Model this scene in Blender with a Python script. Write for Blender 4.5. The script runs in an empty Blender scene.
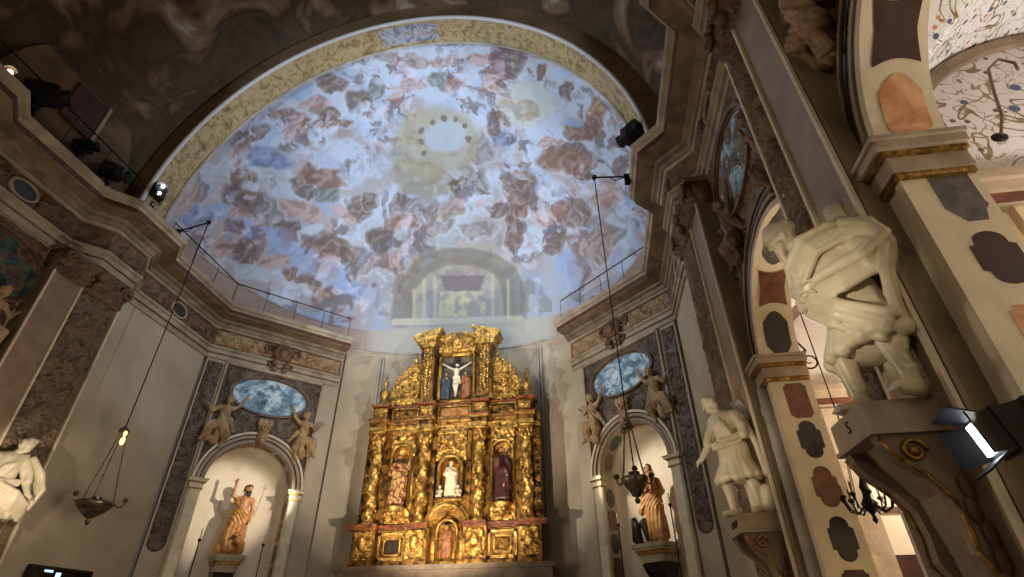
import bpy, math, random
import numpy as np
from mathutils import Matrix, Vector
random.seed(7)
PI = math.pi
SC = bpy.context.scene
COL = SC.collection
X0 = -4.3                       # axis of the nave
WR, WL = 2.8, -11.4             # nave wall planes

# ------------------------------------------------------------------ materials
def lin(c):
    return tuple((v/12.92 if v <= .04045 else ((v+.055)/1.055)**2.4) for v in c)
def mat(name, c1, c2=None, scale=3., rough=.6, metal=0., bump=0., bscale=20., kind='noise', contrast=(.35, .65), detail=6., emit=None, spec=.5, coat=0.):
    m = bpy.data.materials.new(name); m.use_nodes = True
    nt = m.node_tree; N = nt.nodes; L = nt.links
    b = N['Principled BSDF']
    b.inputs['Roughness'].default_value = rough
    b.inputs['Metallic'].default_value = metal
    b.inputs['Specular IOR Level'].default_value = spec
    if coat: b.inputs['Coat Weight'].default_value = coat
    tc = N.new('ShaderNodeTexCoord')
    if c2 is None: c2 = c1
    if kind == 'voronoi':
        t = N.new('ShaderNodeTexVoronoi'); t.inputs['Scale'].default_value = scale; o = t.outputs['Distance']
    else:
        t = N.new('ShaderNodeTexNoise'); t.inputs['Scale'].default_value = scale; t.inputs['Detail'].default_value = detail; o = t.outputs['Fac']
        t.inputs['Distortion'].default_value = .6
    L.new(tc.outputs['Object'], t.inputs['Vector'])
    r = N.new('ShaderNodeValToRGB'); r.color_ramp.elements[0].position = contrast[0]; r.color_ramp.elements[1].position = contrast[1]
    r.color_ramp.elements[0].color = (*lin(c1), 1); r.color_ramp.elements[1].color = (*lin(c2), 1)
    L.new(o, r.inputs['Fac']); L.new(r.outputs['Color'], b.inputs['Base Color'])
    if bump:
        n2 = N.new('ShaderNodeTexNoise'); n2.inputs['Scale'].default_value = bscale; n2.inputs['Detail'].default_value = 5.
        bp = N.new('ShaderNodeBump'); bp.inputs['Strength'].default_value = bump; bp.inputs['Distance'].default_value = .02
        L.new(tc.outputs['Object'], n2.inputs['Vector']); L.new(n2.outputs['Fac'], bp.inputs['Height']); L.new(bp.outputs['Normal'], b.inputs['Normal'])
    if emit:
        b.inputs['Emission Color'].default_value = (*lin(emit[0]), 1); b.inputs['Emission Strength'].default_value = emit[1]
    return m
M = {}
M['plaster'] = mat('plaster', (.68, .62, .53), (.75, .70, .61), .8, .75, bump=.15, bscale=6)
M['plaster_grey'] = mat('plaster_grey', (.60, .57, .53), (.74, .71, .66), 1.4, .7, bump=.2, bscale=8)
M['stone'] = mat('stone', (.58, .51, .43), (.72, .66, .57), 2., .55, bump=.25, bscale=15)
M['stone_dim'] = mat('stone_dim', (.44, .37, .30), (.60, .52, .42), 2.5, .55, bump=.3, bscale=15)
M['pink_stone'] = mat('pink_stone', (.54, .45, .36), (.62, .53, .43), 2.5, .45, bump=.1)
M['olive_stone'] = mat('olive_stone', (.47, .42, .30), (.58, .52, .40), 1.5, .5, bump=.15)
M['cream'] = mat('cream', (.82, .77, .66), (.90, .85, .74), 2., .5, bump=.08)
M['brown_relief'] = mat('brown_relief', (.40, .33, .26), (.54, .46, .36), 3., .45, bump=.3, bscale=25)
M['dark_relief'] = mat('dark_relief', (.27, .22, .18), (.42, .36, .30), 4., .45, bump=.4, bscale=25)
M['rust'] = mat('rust', (.30, .15, .09), (.42, .22, .13), 6., .5)
M['gold_line'] = mat('gold_line', (.40, .29, .14), (.74, .58, .30), 14., .35, metal=.8, bump=.5)
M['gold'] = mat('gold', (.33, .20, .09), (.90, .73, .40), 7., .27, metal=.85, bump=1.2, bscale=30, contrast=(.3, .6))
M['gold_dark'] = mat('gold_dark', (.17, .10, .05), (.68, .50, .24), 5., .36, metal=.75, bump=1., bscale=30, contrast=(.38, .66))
M['red_wood'] = mat('red_wood', (.30, .10, .05), (.58, .34, .15), 8., .5, bump=.2)
M['marble'] = mat('marble', (.80, .75, .62), (.90, .86, .76), 3., .38, bump=.12, bscale=14, coat=.15)
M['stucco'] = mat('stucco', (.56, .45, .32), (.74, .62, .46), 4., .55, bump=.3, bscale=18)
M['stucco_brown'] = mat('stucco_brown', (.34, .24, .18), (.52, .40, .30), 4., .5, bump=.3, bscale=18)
M['black_marble'] = mat('black_marble', (.07, .06, .07), (.17, .15, .14), 5., .3)
M['brown_marble'] = mat('brown_marble', (.35, .20, .12), (.50, .32, .20), 5., .35)
M['maroon_marble'] = mat('maroon_marble', (.17, .07, .06), (.28, .14, .12), 6., .35)
M['grey_marble'] = mat('grey_marble', (.27, .25, .25), (.42, .40, .38), 7., .35)
M['orange_marble'] = mat('orange_marble', (.75, .50, .30), (.88, .70, .52), 5., .35, bump=.1)
M['oval_blue'] = mat('oval_blue', (.16, .24, .30), (.72, .82, .90), 3.2, .5, contrast=(.40, .60), detail=8)
M['iron'] = mat('iron', (.05, .045, .04), (.10, .09, .08), 9., .5, metal=.6)
M['black'] = mat('black_plastic', (.03, .03, .035), (.05, .05, .055), 9., .55)
M['silver'] = mat('silver', (.30, .27, .22), (.55, .50, .40), 12., .35, metal=.8, bump=.4)
M['brass'] = mat('brass', (.75, .55, .20), (.95, .78, .40), 12., .25, metal=.9)
M['rope'] = mat('rope', (.07, .05, .05), (.11, .08, .07), 30., .9)
M['skin'] = mat('painted_skin', (.62, .42, .28), (.74, .54, .38), 5., .45)
M['robe_gold'] = mat('robe_gold', (.52, .34, .16), (.76, .55, .30), 6., .4, bump=.4, bscale=20)
M['robe_red'] = mat('robe_red', (.45, .17, .11), (.66, .46, .26), 6., .5, bump=.3)
M['robe_ochre'] = mat('robe_ochre', (.42, .17, .11), (.74, .60, .38), 11., .45, bump=.3, contrast=(.45, .55))
M['panel_ground'] = mat('panel_ground', (.20, .19, .17), (.48, .42, .30), 3., .6)
M['robe_blue'] = mat('robe_blue', (.10, .16, .24), (.22, .30, .36), 6., .5, bump=.3)
M['robe_white'] = mat('robe_white', (.78, .74, .64), (.88, .84, .74), 6., .5, bump=.3)
M['hair'] = mat('dark_hair', (.12, .07, .05), (.20, .12, .08), 30., .6, bump=.5, bscale=40)
M['wood'] = mat('dark_wood', (.14, .08, .05), (.22, .13, .08), 7., .5)
M['white_panel'] = mat('lamp_white', (.95, .95, 1.), None, 1., .5, emit=((.92, .95, 1.), 14.))
M['bulb'] = mat('warm_bulb', (1., .9, .7), None, 1., .5, emit=((1., .85, .6), 30.))
M['bulb_cool'] = mat('cool_bulb', (.9, .95, 1.), None, 1., .5, emit=((.92, .95, 1.), 22.))
M['glint_glow'] = mat('glint_glow', (1., .8, .4), None, 1., .5, emit=((1., .78, .45), 4.))
M['screen'] = mat('screen_glass', (.02, .02, .03), (.03, .03, .04), 4., .2)
M['screen_lit'] = mat('screen_image', (.7, .85, 1.), None, 1., .4, emit=((.7, .85, 1.), 1.6))
M['floor'] = mat('floor_marble', (.38, .33, .28), (.52, .46, .40), 1.2, .35)
M['glass'] = mat('railing_glass', (.8, .78, .8), None, 1., .1)
M['canvas_brown'] = mat('canvas_brown', (.20, .09, .06), (.34, .18, .12), 2., .6)
M['letter'] = mat('letter_paint', (.10, .09, .08), None, 1., .6)

def fresco(name, ramp, scale, rough=.8, dist=1.6, scale2=None):
    m = bpy.data.materials.new(name); m.use_nodes = True
    nt = m.node_tree; N = nt.nodes; L = nt.links; b = N['Principled BSDF']; b.inputs['Roughness'].default_value = rough
    tc = N.new('ShaderNodeTexCoord'); t = N.new('ShaderNodeTexNoise')
    t.inputs['Scale'].default_value = scale; t.inputs['Detail'].default_value = 5.; t.inputs['Distortion'].default_value = dist
    L.new(tc.outputs['Object'], t.inputs['Vector'])
    r = N.new('ShaderNodeValToRGB')
    els = r.color_ramp.elements
    els[0].position, els[0].color = ramp[0][0], (*lin(ramp[0][1]), 1)
    els[1].position, els[1].color = ramp[-1][0], (*lin(ramp[-1][1]), 1)
    for p, c in ramp[1:-1]:
        e = els.new(p); e.color = (*lin(c), 1)
    L.new(t.outputs['Fac'], r.inputs['Fac']); L.new(r.outputs['Color'], b.inputs['Base Color'])
    return m
M['nave_fresco'] = fresco('dark_fresco', [(.30, (.16, .13, .11)), (.42, (.30, .24, .17)), (.50, (.24, .18, .13)), (.56, (.42, .32, .24)), (.63, (.50, .42, .34)), (.70, (.66, .62, .60))], .55, dist=1.1)
M['gold_band'] = fresco('gold_leaf_band', [(.3, (.46, .38, .25)), (.45, (.62, .53, .36)), (.55, (.72, .65, .50)), (.7, (.56, .44, .28))], 4.5, .6, dist=.8)
M['oval_fresco'] = fresco('blue_oval_fresco', [(.36, (.13, .17, .20)), (.43, (.36, .48, .56)), (.5, (.62, .76, .86)), (.57, (.50, .66, .78)), (.66, (.88, .93, .97))], 2.4, .5, dist=2.)

def vc_mat(name, rough=.75, bump=0.):
    m = bpy.data.materials.new(name); m.use_nodes = True
    nt = m.node_tree; b = nt.nodes['Principled BSDF']; b.inputs['Roughness'].default_value = rough
    a = nt.nodes.new('ShaderNodeVertexColor'); a.layer_name = 'paint'
    nt.links.new(a.outputs['Color'], b.inputs['Base Color'])
    return m
M['paint'] = vc_mat('fresco_paint')

# ------------------------------------------------------------------ mesh building
class MB:
    def __init__(s): s.v = []; s.f = []
    def add(s, v, f):
        o = len(s.v); s.v += [tuple(p) for p in v]; s.f += [tuple(i+o for i in q) for q in f]; return s
    def box(s, x0, x1, y0, y1, z0, z1):
        v = [(x, y, z) for z in (z0, z1) for y in (y0, y1) for x in (x0, x1)]
        return s.add(v, [(0, 2, 3, 1), (4, 5, 7, 6), (0, 1, 5, 4), (2, 6, 7, 3), (0, 4, 6, 2), (1, 3, 7, 5)])
    def bevbox(s, x0, x1, y0, y1, z0, z1, b=.02):
        # box with chamfered front edges (front = -y)
        pts = [(x0, y1), (x0, y0+b), (x0+b, y0), (x1-b, y0), (x1, y0+b), (x1, y1)]
        return s.prism_xy(pts, z0, z1)
    def prism_xy(s, pts, z0, z1):
        n = len(pts); v = [(x, y, z0) for x, y in pts]+[(x, y, z1) for x, y in pts]
        f = [tuple(range(n))[::-1], tuple(range(n, 2*n))]+[(i, (i+1) % n, n+(i+1) % n, n+i) for i in range(n)]
        return s.add(v, f)
    def prism_xz(s, pts, y0, y1):
        n = len(pts); v = [(x, y0, z) for x, z in pts]+[(x, y1, z) for x, z in pts]
        f = [tuple(range(n)), tuple(range(n, 2*n))[::-1]]+[(i, n+i, n+(i+1) % n, (i+1) % n) for i in range(n)]
        return s.add(v, f)
    def dome_xz(s, pts, y0, h, k=4):
        # raised lens over an outline in the wall plane, bulging to -y
        n = len(pts); cx = sum(p[0] for p in pts)/n; cz = sum(p[1] for p in pts)/n
        v = []
        for j in range(k):
            t = j/k
            v += [(cx+(x-cx)*math.cos(t*PI/2), y0-h*math.sin(t*PI/2), cz+(z-cz)*math.cos(t*PI/2)) for x, z in pts]
        v.append((cx, y0-h, cz)); f = []
        for j in range(k-1):
            f += [(j*n+i, j*n+(i+1) % n, (j+1)*n+(i+1) % n, (j+1)*n+i) for i in range(n)]
        f += [((k-1)*n+i, (k-1)*n+(i+1) % n, len(v)-1) for i in range(n)]
        return s.add(v, f)
    def tube(s, pts, r, n=8, closed=False):
        P = [Vector(p) for p in pts]; rs = r if isinstance(r, (list, tuple)) else [r]*len(P)
        v = []; up = Vector((0, 0, 1)); prev = None
        for i, p in enumerate(P):
            a = P[i-1] if (i > 0 or closed) else p; b = P[(i+1) % len(P)] if (i < len(P)-1 or closed) else p
            t = (b-a).normalized() if (b-a).length > 1e-9 else Vector((0, 0, 1))
            if prev is None:
                q = t.cross(up if abs(t.z) < .9 else Vector((1, 0, 0))).normalized()
            else:
                q = (prev-t*prev.dot(t))
                q = q.normalized() if q.length > 1e-6 else t.cross(Vector((1, 0, 0))).normalized()
            prev = q; w = t.cross(q)
            v += [tuple(p+(q*math.cos(2*PI*k/n)+w*math.sin(2*PI*k/n))*rs[i]) for k in range(n)]
        f = []
        m = len(P)
        for i in range(m if closed else m-1):
            j = (i+1) % m
            f += [(i*n+k, i*n+(k+1) % n, j*n+(k+1) % n, j*n+k) for k in range(n)]
        if not closed: f += [tuple(range(n))[::-1], tuple(range((m-1)*n, m*n))]
        return s.add(v, f)
    def lathe(s, prof, cx=0, cy=0, n=20, sx=1., sy=1., a0=0, a1=2*PI, twist=None):
        full = abs(a1-a0-2*PI) < 1e-6; m = n if full else n+1; v = []
        for r, z in prof:
            for k in range(m):
                a = a0+(a1-a0)*k/n; rr = r*(1+(twist(a, z) if twist else 0)); v.append((cx+rr*math.cos(a)*sx, cy+rr*math.sin(a)*sy, z))
        f = []
        for i in range(len(prof)-1):
            for k in range(n):
                k2 = (k+1) % m
                f.append((i*m+k, i*m+k2, (i+1)*m+k2, (i+1)*m+k))
        if full and prof[0][0] > 1e-4: f.append(tuple(range(m))[::-1])
        if full and prof[-1][0] > 1e-4: f.append(tuple(range((len(prof)-1)*m, len(prof)*m)))
        return s.add(v, f)
    def ell(s, c, r, n=10, m=7, rot=0.):
        v = []; cr, sr = math.cos(rot), math.sin(rot)
        for j in range(m+1):
            t = PI*j/m-PI/2
            for k in range(n):
                a = 2*PI*k/n
                x, y, z = r[0]*math.cos(t)*math.cos(a), r[1]*math.cos(t)*math.sin(a), r[2]*math.sin(t)
                v.append((c[0]+x*cr-z*sr, c[1]+y, c[2]+x*sr+z*cr))
        return s.add(v, [(j*n+k, j*n+(k+1) % n, (j+1)*n+(k+1) % n, (j+1)*n+k) for j in range(m) for k in range(n)])
    def ring(s, cx, sp, r0, r1, y0, y1, a0=0., a1=PI, n=36, sx=1., sz=1., legs=0.):
        # box-section arch ring in the wall plane, optionally with straight legs below the spring
        pts = [(a0+(a1-a0)*i/n) for i in range(n+1)]
        P = [(math.cos(a), math.sin(a), 0) for a in pts]
        if legs: P = [(1, 0, -legs)]+P+[(-1, 0, -legs)]
        v = []
        for c, sn, dz in P:
            for r, y in ((r0, y0), (r1, y0), (r1, y1), (r0, y1)):
                v.append((cx+r*c*sx, y, sp+r*sn*sz+dz))
        f = []
        for i in range(len(P)-1):
            for k in range(4):
                f.append((i*4+k, i*4+(k+1) % 4, (i+1)*4+(k+1) % 4, (i+1)*4+k))
        f += [(0, 1, 2, 3), tuple((len(P)-1)*4+k for k in (3, 2, 1, 0))]
        return s.add(v, f)
    def grid(s, fn, nu, nv, closed_u=False):
        v = [fn(i/nu, j/nv) for j in range(nv+1) for i in range(nu+1)]
        return s.add(v, [(j*(nu+1)+i, j*(nu+1)+i+1, (j+1)*(nu+1)+i+1, (j+1)*(nu+1)+i) for j in range(nv) for i in range(nu)])
    def scroll(s, cx, cz, y, R, w, turns=1.6, dirn=1, start=0., yd=.06, n=40):
        pts = []
        for i in range(n+1):
            t = i/n; r = R*(1-.82*t); a = start+dirn*turns*2*PI*t
            pts.append((cx+r*math.cos(a), y, cz+r*math.sin(a)))
        return s.tube(pts, [w*(1-.4*i/n) for i in range(n+1)], 8)

def link(name, me, m, parent=None, loc=None, rz=0., smooth=False, kind=None):
    o = bpy.data.objects.new(name, me); COL.objects.link(o)
    if m is not None: me.materials.append(m)
    if smooth: me.polygons.foreach_set('use_smooth', [True]*len(me.polygons))
    if parent is not None: o.parent = parent
    if loc is not None: o.location = loc
    o.rotation_euler = (0, 0, rz)
    if kind: o['kind'] = kind
    return o
def obj(name, mb, m, parent=None, loc=None, rz=0., smooth=False, kind=None):
    me = bpy.data.meshes.new(name); me.from_pydata(mb.v, [], mb.f); me.update()
    o = link(name, me, M[m] if isinstance(m, str) else m, parent, loc, rz, smooth, kind)
    if smooth == 'auto':
        pass
    return o
def thing(name, label, cat, loc=(0, 0, 0), rz=0., group=None):
    o = bpy.data.objects.new(name, None); COL.objects.link(o); o.location = loc; o.rotation_euler = (0, 0, rz)
    o.empty_display_size = .1
    o['label'] = label; o['category'] = cat
    if group: o['group'] = group
    return o
def tag(o, label, cat, group=None):
    o['label'] = label; o['category'] = cat
    if group: o['group'] = group
    return o
TR = [0]
def trim(mb, m, fr=None, smooth=False):
    TR[0] += 1
    loc, rz = fr if fr else ((0, 0, 0), 0.)
    return obj('trim_%d' % TR[0], mb, m, None, loc, rz, smooth, 'structure')
# wall frames: x to the viewer's right, y into the wall, z up
F_R = ((WR, 0, 0), -PI/2)         # x = -Y
F_L = ((WL, 0, 0), PI/2)          # x = +Y
F_NR = ((1.25, 14.75, 0), -PI/4)
F_NL = ((-9.85, 14.75, 0), PI/4)
def at(fr, x, y, z):
    (ox, oy, oz), a = fr
    return (ox+x*math.cos(a)-y*math.sin(a), oy+x*math.sin(a)+y*math.cos(a), oz+z)

# ------------------------------------------------------------------ carved relief
def relief(w, h, amp, seed, dens=1., cell=.03, y=0., edge=True, medal=None, sym=False):
    """carved acanthus-like panel, width w (x), height h (z), bulging to -y"""
    rg = np.random.RandomState(seed)
    nx, nz = max(6, int(w/cell)), max(6, int(h/cell))
    nx, nz = min(nx, 260), min(nz, 480)
    X, Z = np.meshgrid(np.linspace(-w/2, w/2, nx+1), np.linspace(0, h, nz+1))
    H = np.zeros_like(X)
    s = min(w, h); unit = min(.22, s*.42); n = int(dens*w*h/(unit*unit)*2.4)+3
    XX = np.abs(X) if sym else X
    for _ in range(min(n, 420)):
        cx = rg.uniform(-w/2, w/2); cz = rg.uniform(0, h)
        if sym: cx = abs(cx)
        r = unit*rg.uniform(.35, .85); a = rg.uniform(0, PI)
        sl = (np.abs(XX-cx) < r*1.6) & (np.abs(Z-cz) < r*1.6)
        if not sl.any(): continue
        dx = XX[sl]-cx; dz = Z[sl]-cz
        k = rg.rand()
        if k < .45:      # scroll ring
            d = np.hypot(dx, dz); th = np.arctan2(dz, dx)
            rr = r*(.55+.3*((th+PI)/(2*PI)))
            hh = np.clip(1-np.abs(d-rr)/(r*.28), 0, 1)**.6
            hh = np.maximum(hh, np.clip(1-d/(r*.25), 0, 1)**.5)
        else:            # leaf
            u = dx*math.cos(a)+dz*math.sin(a); v = -dx*math.sin(a)+dz*math.cos(a)
            q = (u/r)**2+(v/(r*.42))**2
            hh = np.sqrt(np.clip(1-q, 0, 1))*(.75+.25*np.cos(u/r*14))
            hh *= 1-.45*np.exp(-(v/(r*.08))**2)
        H[sl] = np.maximum(H[sl], hh*rg.uniform(.6, 1.))
    if edge:
        e = np.minimum(np.minimum(w/2-np.abs(X), Z), h-Z)
        H *= np.clip(e/.03, 0, 1)
    mb = MB()
    V = np.stack([X.ravel(), (y-H*amp).ravel(), Z.ravel()], 1)
    mb.v = [tuple(p) for p in V.tolist()]
    mb.f = [(j*(nx+1)+i, j*(nx+1)+i+1, (j+1)*(nx+1)+i+1, (j+1)*(nx+1)+i) for j in range(nz) for i in range(nx)]
    return mb
def shift(mb, dx=0, dy=0, dz=0):
    mb.v = [(x+dx, y+dy, z+dz) for x, y, z in mb.v]; return mb
def joinmb(*ms):
    o = MB()
    for m_ in ms: o.add(m_.v, m_.f)
    return o

# ------------------------------------------------------------------ implicit figures (one continuous surface)
def surface(fn, lo, hi, cell):
    nx, ny, nz = [int((hi[i]-lo[i])/cell)+2 for i in range(3)]
    xs = lo[0]+cell*np.arange(nx); ys = lo[1]+cell*np.arange(ny); zs = lo[2]+cell*np.arange(nz)
    X, Y, Z = np.meshgrid(xs, ys, zs, indexing='ij')
    D = fn(X, Y, Z)
    D[0], D[-1], D[:, 0], D[:, -1], D[:, :, 0], D[:, :, -1] = [.05]*6
    S = D < 0
    cnt = np.zeros((nx-1, ny-1, nz-1)); acc = np.zeros((nx-1, ny-1, nz-1, 3))
    corners = [(a, b, c) for a in (0, 1) for b in (0, 1) for c in (0, 1)]
    def sub(A, o): return A[o[0]:nx-1+o[0], o[1]:ny-1+o[1], o[2]:nz-1+o[2]]
    for i, a in enumerate(corners):
        for b in corners[i+1:]:
            if sum(abs(a[k]-b[k]) for k in range(3)) != 1: continue
            da, db = sub(D, a), sub(D, b); cr = sub(S, a) != sub(S, b)
            t = np.where(cr, da/np.where(cr, da-db, 1), 0)
            for k in range(3):
                acc[..., k] += np.where(cr, a[k]+(b[k]-a[k])*t, 0)
            cnt += cr
    act = cnt > 0
    idx = -np.ones(act.shape, int); idx[act] = np.arange(act.sum())
    I = np.argwhere(act); P = acc[act]/cnt[act][:, None]
    V = np.array(lo)+(I+P)*cell
    F = []
    for ax in range(3):
        o = [0, 0, 0]; o[ax] = 1
        a = S[:nx-o[0], :ny-o[1], :nz-o[2]]; b = S[o[0]:, o[1]:, o[2]:]
        E = np.argwhere(a != b); u, w = (ax+1) % 3, (ax+2) % 3
        E = E[(E[:, u] > 0) & (E[:, w] > 0)]
        E = E[(E[:, u] < [nx, ny, nz][u]-1) & (E[:, w] < [nx, ny, nz][w]-1)]
        if not len(E): continue
        ins = a[E[:, 0], E[:, 1], E[:, 2]]
        def g(du, dw):
            Q = E.copy(); Q[:, u] -= du; Q[:, w] -= dw
            return idx[Q[:, 0], Q[:, 1], Q[:, 2]]
        q = np.stack([g(1, 1), g(0, 1), g(0, 0), g(1, 0)], 1)
        q[~ins] = q[~ins][:, ::-1]
        F.append(q[(q >= 0).all(1)])
    F = np.concatenate(F)
    return V, F
def cone(a, ra, b, rb, k=.03): return ('c', a, ra, b, rb, k)
def blob(c, r, k=.02): return ('e', c, r, 0, 0, k)
def field(prims, X, Y, Z):
    D = None
    for p in prims:
        if p[0] == 'c':
            a = np.array(p[1], float); b = np.array(p[3], float); ab = b-a; l2 = max(1e-9, ab@ab)
            t = np.clip(((X-a[0])*ab[0]+(Y-a[1])*ab[1]+(Z-a[2])*ab[2])/l2, 0, 1)
            d = np.sqrt((X-a[0]-t*ab[0])**2+(Y-a[1]-t*ab[1])**2+(Z-a[2]-t*ab[2])**2)-(p[2]+(p[4]-p[2])*t)
        else:
            c, r = p[1], p[2]
            q = np.sqrt(((X-c[0])/r[0])**2+((Y-c[1])/r[1])**2+((Z-c[2])/r[2])**2)
            d = (q-1)*min(r)
        if D is None: D = d
        else:
            k = p[5]; h = np.clip(.5+.5*(D-d)/k, 0, 1)
            D = D*(1-h)+d*h-k*h*(1-h)
    return D
def figure_mesh(prims, cell=.02, folds=None, seed=0):
    P = []
    for p in prims:
        if p[0] == 'c':
            r = max(p[2], p[4])
            for q in (p[1], p[3]): P += [[q[i]-r for i in range(3)], [q[i]+r for i in range(3)]]
        else: P += [[p[1][i]-p[2][i] for i in range(3)], [p[1][i]+p[2][i] for i in range(3)]]
    P = np.array(P); lo = P.min(0)-.05; hi = P.max(0)+.05
    def fn(X, Y, Z):
        D = field(prims, X, Y, Z)
        if folds:
            z0, z1, amp, per, slant, al = folds
            wgt = np.clip((Z-z0)/.08, 0, 1)*np.clip((z1-Z)/.12, 0, 1)
            w = X*math.cos(al)+Y*math.sin(al); w2 = -X*math.sin(al)+Y*math.cos(al); zt = (z0+z1)*.55
            w = w/(1+.55*np.clip(zt-Z, 0, 1)) + slant*np.maximum(0, Z-zt)*1.6 + slant*.12*Z
            ph = PI/per*(w+.25*per*np.sin(w2*9+seed)+.35*per*np.sin(Z*6/(z1-z0)+w*3+seed*2))
            D = D-amp*wgt*(1.7*np.abs(np.sin(ph))-1.1)
        return D
    V, F = surface(fn, lo, hi, cell)
    me = bpy.data.meshes.new('figure'); me.from_pydata(V.tolist(), [], F.tolist()); me.update()
    return me
def fig(name, prims, m, parent=None, cell=.02, folds=None, loc=None, rz=0., seed=0):
    me = figure_mesh(prims, cell, folds, seed); me.name = name
    return link(name, me, M[m], parent, loc, rz, True)
def head(c, yaw=0., pitch=0., s=1., beard=False, hair=True, turban=False, nose=True):
    """head facing -y, turned by yaw (to +x) and pitched down by pitch; c = head centre"""
    R_ = Matrix.Rotation(yaw, 3, 'Z') @ Matrix.Rotation(pitch, 3, 'X')
    def T(x, y, z):
        v = R_ @ Vector((x*s, y*s, z*s)); return (c[0]+v.x, c[1]+v.y, c[2]+v.z)
    o = [cone(T(0, .01, .03), .088*s, T(0, -.025, -.05), .062*s, .02),
         cone(T(0, .03, .04), .09*s, T(0, .0, .05), .085*s, .02),
         cone(T(0, -.088, .03), .010*s, T(0, -.112, -.012), .017*s, .012),          # nose
         cone(T(-.038, -.08, .042), .012*s, T(.038, -.08, .042), .012*s, .012),     # brow
         blob(T(0, -.083, -.04), (.028*s, .014*s, .009*s), .008),                   # lips
         blob(T(-.085, .01, .0), (.015*s, .022*s, .032*s), .01), blob(T(.085, .01, .0), (.015*s, .022*s, .032*s), .01),
         blob(T(-.032, -.082, .02), (.014*s, .010*s, .008*s), .006), blob(T(.032, -.082, .02), (.014*s, .010*s, .008*s), .006)]
    h = []
    if beard:
        for i, (x, l) in enumerate(((-.05, .07), (-.02, .12), (.02, .12), (.05, .07), (0, .13))):
            h.append(cone(T(x, -.06, -.05), .035*s, T(x*.7, -.095, -.06-l), .018*s, .02))
    if hair:
        for x, y, z in ((-.07, .03, .05), (.07, .03, .05), (0, .07, .06), (0, .02, .10), (-.06, .05, -.02), (.06, .05, -.02), (0, .085, 0), (-.045, -.03, .10), (.045, -.03, .10)):
            h.append(blob(T(x, y, z), (.045*s, .045*s, .045*s), .015))
    if turban:
        for i in range(10):
            a = 2*PI*i/10; a2 = 2*PI*(i+1)/10
            h.append(cone(T(.095*math.cos(a), .015+.10*math.sin(a), .07+.012*math.sin(3*a)), .038*s, T(.095*math.cos(a2), .015+.10*math.sin(a2), .07+.012*math.sin(3*a2)), .038*s, .01))
        h.append(blob(T(0, .02, .11), (.10*s, .11*s, .06*s), .02))
    return o, h
def hand(w, d, s=1., curl=.5, side=1):
    """wrist w, direction d: palm, four unequal fingers bent at the knuckle, thumb from the side"""
    d = Vector(d).normalized(); w = Vector(w)
    u = d.cross(Vector((0, 0, 1)) if abs(d.z) < .85 else Vector((0, 1, 0))).normalized(); n = u.cross(d)
    o = [cone(tuple(w), .027*s, tuple(w+d*.07*s), .036*s, .02)]
    for i, L in enumerate((.075, .085, .08, .062)):
        b = w+d*.085*s+u*(i-1.5)*.020*s
        m1 = b+(d*math.cos(curl*.6)-n*math.sin(curl*.6))*L*.5*s
        e = m1+(d*math.cos(curl*1.6)-n*math.sin(curl*1.6))*L*.5*s
        o += [cone(tuple(b), .0105*s, tuple(m1), .0095*s, .006), cone(tuple(m1), .0095*s, tuple(e), .008*s, .006)]
    b = w+d*.025*s-u*.03*s*side; m1 = b+(d*.6-u*.8*side).normalized()*.04*s
    o += [cone(tuple(b), .014*s, tuple(m1), .012*s, .01), cone(tuple(m1), .012*s, tuple(m1+d*.03*s), .010*s, .006)]
    return o
def limb(a, ra, b, rb, c, rc, k=.03): return [cone(a, ra, b, rb, k), cone(b, rb, c, rc, k)]
# ================================================================== THE SETTING
def mirx(x): return 2*X0-x
def floor_and_walls():
    obj('floor', MB().box(-16, 8, -5, 19, -.2, 0), 'floor', kind='structure')
floor_and_walls()

TH = .38
def arch_wall(mb, x0, x1, z1, cx, r, sp, y0, y1, n=28):
    for (a, b) in ((x0, cx-r), (cx+r, x1)):
        if b-a > .001: mb.box(a, b, y0, y1, 0, z1)
    pts = [(cx+r*math.cos(PI*i/n), sp+r*math.sin(PI*i/n)) for i in range(n+1)]
    v = []
    for x, z in pts: v += [(x, y0, z), (x, y1, z), (x, y1, z1), (x, y0, z1)]
    f = []
    for i in range(n):
        a, b = i*4, (i+1)*4
        f += [(a, b, b+1, a+1), (a+1, b+1, b+2, a+2), (a+3, a+2, b+2, b+3), (a, a+3, b+3, b)]
    mb.add(v, f); return mb

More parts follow.
